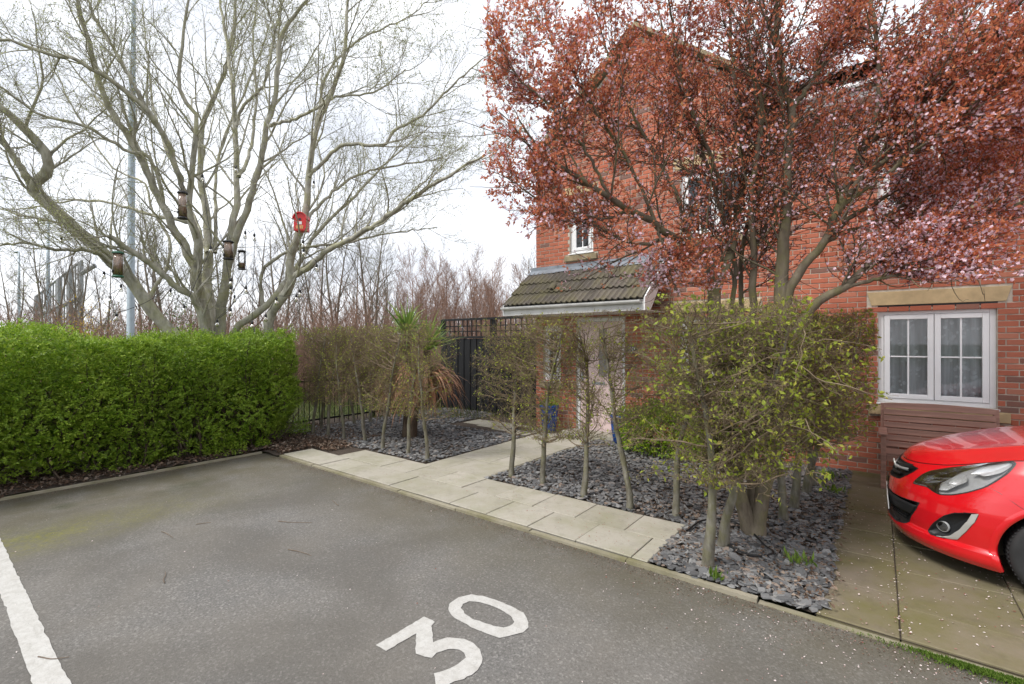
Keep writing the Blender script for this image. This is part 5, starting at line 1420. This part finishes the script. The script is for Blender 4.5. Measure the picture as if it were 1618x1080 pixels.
    # wheel arch lips and wells
    for xw in (XW, XR):
        aa = np.linspace(-.42, math.pi+.42, 60); st = []
        for rr, of in ((RW-.018, -.030), (RW-.010, .002), (RW+.012, .006), (RW+.030, .0005)):
            X_ = xw + rr*np.cos(aa); Z_ = np.maximum(ZW + rr*np.sin(aa), ZB)
            # find s for that x at that height
            zs_ = Z_; ssx = np.linspace(.3, 2, 900)
            row = []
            for x_, z_ in zip(X_, zs_):
                px_, py_ = plan(ssx, np.full(900, z_)); row.append((x_, np.interp(x_, px_, py_)+of, z_))
            st.append(row)
        st = np.array(st); st[..., 1] *= side; k_ = len(aa)
        MB().add(st.reshape(-1, 3), [(r*k_+i, r*k_+i+1, (r+1)*k_+i+1, (r+1)*k_+i) for r in range(3) for i in range(k_-1)]).build('arch_lip', M['paint'], car, smooth=True)
        a2 = np.linspace(-.3, math.pi+.3, 40); V2 = [(xw+(RW-.012)*math.cos(t), side*yy, max(ZW+(RW-.012)*math.sin(t), .12)) for yy in (.80, .45) for t in a2]
        MB().add(V2, [(i, i+1, 41+i, 40+i) for i in range(39)] + [tuple(range(40, 80))]).build('wheel_well', M['iron'], car)
    # door mirror and shut lines
    for P_ in ([on(1557, 768), on(1580, 780), on(1605, 797), on(1618, 806)],):
        P_ = np.array(P_); MB().tube(surf(P_[:, 0], P_[:, 1], side)+nrm(P_[:, 0], P_[:, 1], side)*.0003, .0016, 5).build('panel_gap', M['iron'], car)
    sq = np.linspace(.02, 1.12, 60); MB().tube(surf(sq, np.full(60, .998), side)+nrm(sq, np.full(60, .99), side)*-.001, .003, 6).build('panel_gap', M['iron'], car)
# bonnet: crowned surface from the shoulder line to the spine
sb = np.linspace(0, 1.13, 90); Sh = surf(sb, np.full(90, 1.0)); xs_ = Sh[:, 0]; ys_ = -Sh[:, 1]; zs_ = Sh[:, 2]
zcn = np.interp(xs_, _cx, _cz); K = 41; tt = np.linspace(-1, 1, K)
BV = np.zeros((90, K, 3))
for j, t in enumerate(tt):
    bl = 1-abs(t)**2.6
    ridge = .010*np.exp(-((abs(t)-.62)/.10)**2)
    BV[:, j, 0] = xs_; BV[:, j, 1] = ys_*t; BV[:, j, 2] = zs_ + (np.maximum(zcn, zs_)-zs_)*bl + ridge*np.clip((xs_-.2)/.3, 0, 1) + .003
i = np.arange(K-1)[None] + np.arange(89)[:, None]*K
link('bonnet', mesh_np('bonnet', BV.reshape(-1, 3), np.stack([i, i+1, i+1+K, i+K], -1).reshape(-1, 4), True), M['paint'], car)
# plate with end character, badge
pm_ = polys['low']; vpl = pm_[:, 1].min()+.62*np.ptp(pm_[:, 1])
pc = surf(np.array([0.0]), np.array([vpl]))[0]
pl = MB().box((-.010, -.26, -.055), (-.003, .26, .055)).build('number_plate', M['plate'], car, bevel=.002); pl.location = (pc[0], 0, pc[2]); pl.rotation_euler = (0, -.08, 0)
t = link('plate_character', text_mesh('P', .10, .0008), M['iron'], pl); t.rotation_euler = (math.radians(90), 0, math.radians(-90)); t.location = (-.0112, -.215, 0)
bc = surf(np.array([0.0]), np.array([.86]))[0]
MB().lathe([(.05, 0), (.05, .008), (.042, .014), (.036, .009), (.0, .009)], M=Matrix.Translation((bc[0]+.002, 0, bc[2])) @ Matrix.Rotation(-math.pi/2-.25, 4, 'Y'), k=28).build('badge', M['chrome'], car, smooth=True)
# cabin
def loft(name, secs, mat, close=True):
    n = len(secs[0]); V = np.concatenate(secs); fl = [(r*n+i, r*n+i+1, (r+1)*n+i+1, (r+1)*n+i) for r in range(len(secs)-1) for i in range(n-1)]
    return MB().add(V, fl).build(name, mat, car, smooth=True)
yy = np.linspace(-1, 1, 15)
def row(x, w, z, crown): return np.array([(x + .10*abs(t)**2, w*t, z + crown*(1-t*t)) for t in yy])
loft('windscreen', [row(1.06, .70, .945, .075), row(1.40, .645, 1.19, .05), row(1.78, .575, 1.40, .04)], M['carglass'])
loft('roof', [row(1.78, .578, 1.405, .04), row(2.1, .59, 1.44, .045), row(2.7, .59, 1.44, .045), row(3.35, .57, 1.38, .04), row(3.55, .56, 1.31, .03)], M['paint'])
loft('tailgate', [row(3.55, .56, 1.31, .03), row(3.75, .66, 1.0, .0), row(3.90, .74, .80, 0), row(3.98, .76, .45, 0), row(3.94, .76, .16, 0)], M['paint'])
for side in (-1, 1):
    V = [(1.16, side*.71, .955), (1.88, side*.585, 1.40), (2.3, side*.595, 1.435), (2.3, side*.745, .985), (3.45, side*.575, 1.36), (3.62, side*.70, 1.0)]
    MB().add(V, [(0,3,2,1), (3,5,4,2)]).build('side_window', M['carglass'], car)
    sq = np.linspace(1.05, 2, 30); A_ = surf(sq, np.ones(30), side); B_ = A_.copy(); B_[:, 1] *= .90; B_[:, 2] += .012
    MB().add(np.concatenate([A_, B_]), [(i, i+1, 31+i, 30+i) for i in range(29)]).build('window_ledge', M['paint'], car, smooth=True)
    MB().tube([(1.14, side*.715, .95), (1.5, side*.66, 1.20), (1.86, side*.59, 1.41), (2.3, side*.60, 1.445), (3.1, side*.59, 1.41), (3.5, side*.58, 1.33), (3.75, side*.70, 1.0)], .03, 8).build('roof_pillar', M['paint'], car, smooth=True)
    mir = MB().lathe([(.0, -.09), (.05, -.085), (.085, -.03), (.09, .02), (.08, .06), (.0, .065)], k=16, M=Matrix.Translation((1.42, side*.89, 1.02)) @ Matrix.Rotation(math.pi/2, 4, 'Y') @ Matrix.Scale(.75, 4, (1, 0, 0))).build('mirror', M['paint'], car, smooth=True)
MB().box((1.0, -.72, .18), (3.8, .72, .9)).build('cabin_floor', M['iron'], car)
MB().box((.40, -.48, .16), (1.1, .48, .62)).build('engine_bay', M['iron'], car)
# wheels
for xw in (XW, XR):
    for side in (-1, 1):
        Mx = Matrix.Translation((xw, side*.715, ZW)) @ Matrix.Rotation(math.pi/2*side*1, 4, 'X')
        w = MB().lathe([(.205, -.085), (.25, -.095), (.278, -.085), (.2845, -.06), (.286, 0), (.2845, .06), (.278, .085), (.25, .095), (.205, .085)], k=56, M=Mx).build('wheel', M['tyre'], car, smooth=True)
        for g in range(-2, 3):
            if g: pass
        tr_ = MB()
        for k in range(64):
            a = 2*math.pi*k/64
            Mt = Mx @ Matrix.Rotation(a, 4, 'Z')
            tr_.box((.282, -.004, -.080), (.2885, .004, -.018), Mt).box((.282, -.004+.012, .018), (.2885, .004+.012, .080), Mt)
        tr_.build('tread', M['tyre'], w)
        rim = MB().lathe([(.206, .090), (.200, .094), (.190, .070), (.186, -.07), (.06, .04), (.055, .075), (.0, .078)][:4], k=40, M=Mx @ Matrix.Scale(-1, 4, (0, 0, 1))).build('rim', M['alloy'], w, smooth=True)
        sp = MB()
        for k in range(5):
            Mt = Mx @ Matrix.Rotation(2*math.pi*k/5, 4, 'Z')
            for s_ in (-.035, .035): sp.box((.03, s_-.014, -.078), (.195, s_+.014, -.055), Mt)
        sp.lathe([(.06, -.085), (.06, -.05)], k=20, M=Mx); sp.build('spokes', M['alloy'], w)
# ------------------------------------------------------------------ things hung in the willow
M['seed'] = simple('bird_seed', (.58, .42, .31), .9, var=.35, scale=90, bump=.4)
M['greencap'] = simple('green_plastic', (.03, .13, .08), .45, var=.1)
M['capblack'] = simple('black_cap', (.02, .02, .022), .5, var=.1)
M['redbox'] = simple('red_gloss_paint', (.62, .02, .02), .35, var=.08, bump=.02)
def feeder(u, v0, v1, wpx, z, cap, full, label):
    top, bot = pz(u, v0, z), pz(u, v1, z); h = top[2]-bot[2]; r = wpx/2*z/F
    t = thing('bird_feeder', label, 'bird feeder', bot, 'feeders hanging in the willow')
    MB().lathe([(r, h*.06), (r, h*.93)], k=18).build('tube', M['clear'], t, smooth=True)
    MB().lathe([(r*.9, h*.07), (r*.9, h*full)], k=16).build('seed', M['seed'], t, smooth=True)
    MB().lathe([(r*1.0, 0), (r*1.2, .01), (r*1.2, h*.04), (r*1.02, h*.08)], k=18).build('base', M[cap], t, smooth=True)
    MB().lathe([(r*1.25, h*.92), (r*1.2, h*.95), (r*.9, h), (.01, h*1.02)], k=18).build('lid', M[cap], t, smooth=True)
    for s in (-1, 1): MB().tube([(s*r*.8, 0, h*.16), (s*r*2.0, 0, h*.16)], .005, 6).build('perch', M['capblack'], t)
    MB().lathe([(r*.35, 0), (r*.35, .012)], k=12, M=Matrix.Translation((0, -r*.97, h*.22)) @ Matrix.Rotation(math.pi/2, 4, 'X')).build('feeding_port', M['capblack'], t)
    MB().tube([(-r*.8, 0, h*.97), (-r*.5, 0, h*1.22), (0, 0, h*1.34), (r*.5, 0, h*1.22), (r*.8, 0, h*.97)], .003, 5).build('hanger', M['capblack'], t)
feeder(288.5, 303, 347, 12, 7.6, 'capblack', .9, 'tall black capped seed feeder hanging highest in the willow')
feeder(186.5, 398, 439, 13, 7.2, 'greencap', .92, 'green capped seed feeder hanging at the left of the willow')
feeder(361, 381, 411, 13, 7.9, 'capblack', .93, 'short mesh feeder full of nuts on the middle willow limb')
feeder(382, 396, 427, 10, 7.9, 'capblack', .35, 'nearly empty clear feeder beside the nut feeder')
bp = pz(477.5, 367, 7.85)
bb = thing('bird_box', 'red post box shaped bird box on the right willow limb', 'bird box', bp, rz=YAW + .05)
w_, h_ = .10, .29; a = np.linspace(0, math.pi, 12)
P = [(-w_, 0), (w_, 0)] + [(w_*math.cos(t), h_*.66 + .098*math.sin(t)) for t in a]
MB().prism(P, -.10, .06, axis=1).build('box_body', M['redbox'], bb, bevel=.004)
P = [(w_*1.14*math.cos(t), h_*.66 + .115*math.sin(t)) for t in a] + [(w_*1.01*math.cos(t), h_*.66 + .1*math.sin(t)) for t in a[::-1]]
MB().prism(P, -.125, .062, axis=1).build('lid', M['redbox'], bb)
MB().lathe([(.022, 0), (.022, .006)], k=16, M=Matrix.Translation((0, -.1005, .185)) @ Matrix.Rotation(math.pi/2, 4, 'X')).build('entrance_hole', M['capblack'], bb)
MB().box((-.042, -.106, .10), (.034, -.1005, .148)).build('notice', M['plate'], bb)
MB().box((-.06, -.105, .03), (.055, -.1005, .085)).build('painted_panel', simple('faded_gold', (.62, .30, .12), .6), bb)
# festoon lights
M['bulb'] = glass('bulb_glass', (.96, .96, .93), .03)
M['filament'] = simple('bulb_filament', (.75, .68, .5), .4, var=.05, bump=0)
fest = thing('festoon_lights', 'black cable of clear festoon bulbs strung through the willow', 'string lights', (0, 0, 0))
B6 = [(18,620),(60,780),(100,895),(130,705),(455,735),(545,840),(718,452),(803,450),(850,665),(850,718),(875,775),(950,715),(850,862),(760,935),(990,945),(1000,995),(1080,900),(1150,790),(1280,770),(1305,740),(1328,470),(1415,572),(1395,25),(945,355),(1005,372),(670,0),(1325,415)]
cap_m = MB().lathe([(.010, 0), (.017, -.01), (.018, -.045), (.014, -.05)], k=10).mesh('bulb_holder', True); cap_m.materials.append(M['capblack'])
glb = MB().lathe([(.012, -.05), (.026, -.075), (.030, -.10), (.022, -.125), (.004, -.132)], k=12).mesh('bulb', True); glb.materials.append(M['bulb'])
fil = MB().lathe([(.004, -.05), (.012, -.08), (.012, -.10), (.003, -.105)], k=8).mesh('filament', True); fil.materials.append(M['filament'])
pts = [pz(160+x/4.153, 280+y/4.153, 7.9 + .25*math.sin(i*2.1)) for i, (x, y) in enumerate(B6)] + [pz(97, 374, 7.6), pz(373, 262, 8.0), pz(320, 276, 8.0)]
for p in pts:
    o = bpy.data.objects.new('bulb_holder', cap_m); COL.objects.link(o); o.parent = fest; o.location = p
    for nm, me in (('bulb', glb), ('filament', fil)):
        c = bpy.data.objects.new(nm, me); COL.objects.link(c); c.parent = o
order = [27, 3, 1, 2, 4, 5, 6, 25, 7, 9, 8, 10, 12, 13, 11, 23, 24, 14, 15, 16, 17, 18, 19, 21, 20, 26, 22]
cp_ = []
for a_, b_ in zip(order, order[1:]):
    A_, B_ = pts[a_], pts[b_]; cp_ += [A_+[0, 0, .01], (A_+B_)/2 - [0, 0, .06*np.linalg.norm(A_-B_)-.01]]
P = resample(cp_, 320)[None]; link('cable', tube_mesh('cable', [(P, np.full((1, 320), .0045), 5)]), M['capblack'], fest)

# ------------------------------------------------------------------ lamp columns and distance
def lamp(u, vb, z, h, r, label, lean=0, arm=1.2):
    b = pz(u, vb, z); b[2] = -.04
    t = thing('lamp_column', label, 'lamp post', b, 'grey lamp columns behind the hedge')
    P = np.array([(0, 0, 0), (0, 0, 1.3), (0, 0, 1.35), (lean*.5, 0, h*.6), (lean, 0, h)]); MB().tube(P, [r*1.5, r*1.5, r*1.08, r*.95, r*.6], 14).build('column', M['galv'], t, smooth=True)
    MB().tube([(lean, 0, h), (lean-arm*.3, 0, h+.12), (lean-arm, 0, h+.18)], r*.45, 8).build('arm', M['galv'], t, smooth=True)
    MB().lathe([(.0, -.06), (.11, -.05), (.15, 0), (.09, .05), (.0, .06)], k=14, M=Matrix.Translation((lean-arm-.2, 0, h+.18)) @ Matrix.Scale(2.2, 4, (1, 0, 0))).build('lantern', M['galv'], t, smooth=True)
lamp(206, 560, 12.5, 13.0, .082, 'tall grey lamp column behind the willow', .30)
lamp(76, 560, 24, 8.0, .085, 'distant grey lamp column left of the willow', 0)
lamp(30, 560, 34, 8.2, .09, 'farthest thin lamp column at the far left', 0)
# distant ramp with slatted parapet
M['rampsteel'] = simple('weathered_ramp_steel', (.30, .31, .32), .7, var=.1)
rp = thing('footbridge_ramp', 'dark slatted footbridge ramp in the distance at the left', 'footbridge', np.array([*pz(100, 541, 30)[:2], 0]))
e1 = np.array([C_, S_, 0]); base = np.zeros(3)
def rp_pt(u, v, z=30): return pz(u, v, z) - np.array(rp.location)
for k, uu in enumerate(np.linspace(58, 128, 17)):
    top = 470 - (uu-58)*.80; A_ = rp_pt(uu, 530); B_ = rp_pt(uu, top)
    MB().tube([A_, B_], .045 if k % 4 else .13, 6).build('post', M['rampsteel'], rp)
MB().tube([rp_pt(56, 470), rp_pt(130, 412)], .07, 6).build('handrail', M['rampsteel'], rp); MB().tube([rp_pt(56, 500), rp_pt(130, 470)], .16, 6).build('stringer', M['rampsteel'], rp)
MB().tube([rp_pt(124, 435), rp_pt(150, 420)], .14, 6).build('canopy', M['rampsteel'], rp)
# background bare trees (three kinds, copied)
M['farbark'] = bark('far_bark', (.13, .11, .085), (.27, .24, .195), None, 4)
M['farred'] = bark('red_twig', (.25, .155, .115), (.42, .28, .215), None, 5)
M['farbud'] = leafmat('far_bud', [(0, (.26, .24, .12)), (1, (.44, .42, .24))], .3)
def bare_tree(seed, h, spread, mat, up=.05, nk=(16, 9, 6)):
    global rng
    keep = rng; rng = np.random.default_rng(seed)
    ns = rng.integers(1, 3)
    T = grow(np.zeros((ns, 3)) + np.c_[rng.normal(0, .1, (ns, 2)), np.zeros(ns)], unit(np.c_[rng.normal(0, .09, (ns, 2)), np.ones(ns)]), h, 12, .035, .03); RT = taper(np.full(ns, h*.012), 12, .15)
    p, d, L, r, _, _ = kids(T, RT, nk[0], .18, 1, .5, .95, spread, minlen=.5); A_ = grow(p, d, L, 8, .08, up); RA = taper(np.clip(r*.45, .006, .04), 8, .35)
    p, d, L, r, _, _ = kids(A_, RA, nk[1], .15, 1, .4, .9, .40, minlen=.3); B_ = grow(p, d, L, 6, .10, up); RB = taper(np.clip(r*.5, .004, .014), 6, .5)
    p, d, L, r, _, _ = kids(B_, RB, nk[2], .15, 1, .35, .9, .5, minlen=.15); C2 = grow(p, d, L, 4, .1, up); RC = taper(np.clip(r*.6, .003, .006), 4, .7)
    a = tube_mesh('trunk', [(T, RT, 7)]); b = tube_mesh('branches', [(A_, RA, 4), (B_, RB, 3), (C2, RC, 3)])
    a.materials.append(mat); b.materials.append(mat); rng = keep; return [('trunk', a), ('branches', b)]
FP = [bare_tree(900, 6.0, .34, M['farbark'], .08), bare_tree(901, 5.2, .42, M['farbark'], .05), bare_tree(902, 6.5, .30, M['farbark'], .10), bare_tree(903, 4.0, .5, M['farred'], .14, (20, 10, 5)), bare_tree(904, 3.6, .55, M['farred'], .12, (22, 10, 5))]
spots = [(20,20,0),(70,17,1),(120,22,2),(170,18,1),(225,21,0),(270,17,2),(310,23,0),(352,19,1),(400,20,2),(440,16,0),(475,19,1),(505,23,2),(530,17,0),(560,20,2),(590,16,1),(612,24,0),(640,17.5,3),(668,15,4),(690,20,3),(712,15.5,3),(735,18,4),(758,16,3),(780,19,3),(800,16,4),(822,20,3),(845,24,0)]
names = ['twentieth']
def ordinal(i):
    w = ['first','second','third','fourth','fifth','sixth','seventh','eighth','ninth','tenth','eleventh','twelfth','thirteenth','fourteenth','fifteenth','sixteenth','seventeenth','eighteenth','nineteenth','twentieth']; return w[i]
cg = cr = 0
for i, (u, z, k) in enumerate(spots):
    p = pz(u, 541, z); p[2] = -.04
    if k < 3: lab = ordinal(cg) + ' grey bare background tree from the left beyond the hedge'; cg += 1; grp = 'grey bare trees in the background'; nm = 'bare_tree'
    else: lab = ordinal(cr) + ' reddish twiggy background tree from the left beside the house'; cr += 1; grp = 'reddish bare trees in the background'; nm = 'red_twig_tree'
    t = thing(nm, lab, 'tree', p, grp, rz=i*1.3)
    s = .85 + .3*((i*37) % 10)/10; t.scale = (s, s, s)
    for n_, me in FP[k]:
        o = bpy.data.objects.new(n_, me); COL.objects.link(o); o.parent = t
# undergrowth between those trees: one mass nobody could count
n = 3200
uu = rng.uniform(-60, 850, n); zz = rng.uniform(13, 22, n); b = np.array([pz(a_, 541, c_) for a_, c_ in zip(uu, zz)]); b[:, 2] = -.04
P = grow(b, unit(np.c_[rng.normal(0, .35, (n, 2)), np.ones(n)]), rng.uniform(1.2, 3.2, n)*np.where(uu > 480, 1.2, 1), 7, .10, .03); R = taper(rng.uniform(.008, .018, n), 7, .3)
p, d, L, r, _, _ = kids(P, R, 9, .2, 1, .4, 1.0, .38); P2 = grow(p, d, L, 5, .14, .05)
o = link('undergrowth', tube_mesh('undergrowth', [(P, R, 3), (P2, taper(np.clip(r*.6, .004, .01), 5, .5), 3)]), M['farred'], None, 'stuff'); o['label'] = 'brown tangled brush beyond the hedge'
# shrubs beyond the hedge
def bush(u, z, w, h, stops, n, label, leaf=.06, name='background_shrub', base=0.0):
    p = pz(u, 541, z); p[2] = base - .04
    t = thing(name, label, 'shrub', p)
    a_ = rng.uniform(0, 2*math.pi, n); ph = np.arccos(rng.uniform(0, 1, n)); rr = rng.random(n)**.4
    q = np.c_[w*np.cos(a_)*np.sin(ph), w*np.sin(a_)*np.sin(ph), h*np.cos(ph)]*(rr*(1+.2*np.sin(a_*4+ph*5)))[:, None]
    L = rng.uniform(.5, 1.2, n)*leaf
    V, T = leaf_arrays(q, unit(unit(q)+UP*.4+rng.normal(0, .6, (n, 3))), L, L*.5); link('foliage', mesh_np('foliage', V, T), leafmat(name+'_leaf', stops, .35), t)
    b = np.zeros((14, 3)); Pq = grow(b, unit(np.c_[rng.normal(0, .5, (14, 2)), np.ones(14)]), h*.95, 7, .1); link('stems', tube_mesh('stems', [(Pq, taper(np.full(14, .015), 7), 4)]), M['farbark'], t)
G_ = [(0, (.045, .085, .022)), (.5, (.09, .15, .035)), (1, (.16, .22, .06))]
bush(135, 14.5, .9, 2.75, [(0, (.55, .30, .01)), (.6, (.75, .48, .02)), (.8, (.35, .34, .06)), (1, (.80, .60, .06))], 2600, 'yellow flowering shrub above the hedge at the left', .055, 'forsythia')
bush(90, 15.5, 1.3, 3.0, [(0, (.07, .10, .03)), (.5, (.14, .16, .05)), (1, (.22, .22, .09))], 3200, 'olive green shrub left of the yellow flowering one', .05)
bush(180, 16, 1.2, 3.1, G_, 3000, 'dark green shrub by the foot of the tall lamp column', .06)
bush(285, 10.4, 1.0, 2.45, G_, 5200, 'loose green shrub at the foot of the willow behind the hedge', .05)
bush(20, 17, 2.0, 3.0, [(0, (.14, .10, .06)), (1, (.26, .20, .12))], 2600, 'brown thicket bush at the far left above the hedge', .05)
bush(238, 15, .9, 3.0, [(0, (.16, .075, .05)), (1, (.30, .16, .11))], 2200, 'rusty brown shrub between lamp column and willow', .045)
# parked white vehicle glimpsed beyond the railings is far too hidden to build; a bank of rough grass lies there
n = 24000; uu = rng.uniform(-200, 900, n); zz = rng.uniform(10.2, 18, n); b = np.array([pz(a_, 541, c_) for a_, c_ in zip(uu, zz)]); b[:, 2] = -.04
V, T = leaf_arrays(b, unit(np.c_[rng.normal(0, .4, (n, 2)), np.ones(n)]), rng.uniform(.08, .26, n), .014)
link('rough_grass', mesh_np('rough_grass', V, T), leafmat('grass_blade', [(0, (.06, .09, .02)), (.6, (.13, .17, .04)), (1, (.26, .24, .10))], .3), None, 'stuff')
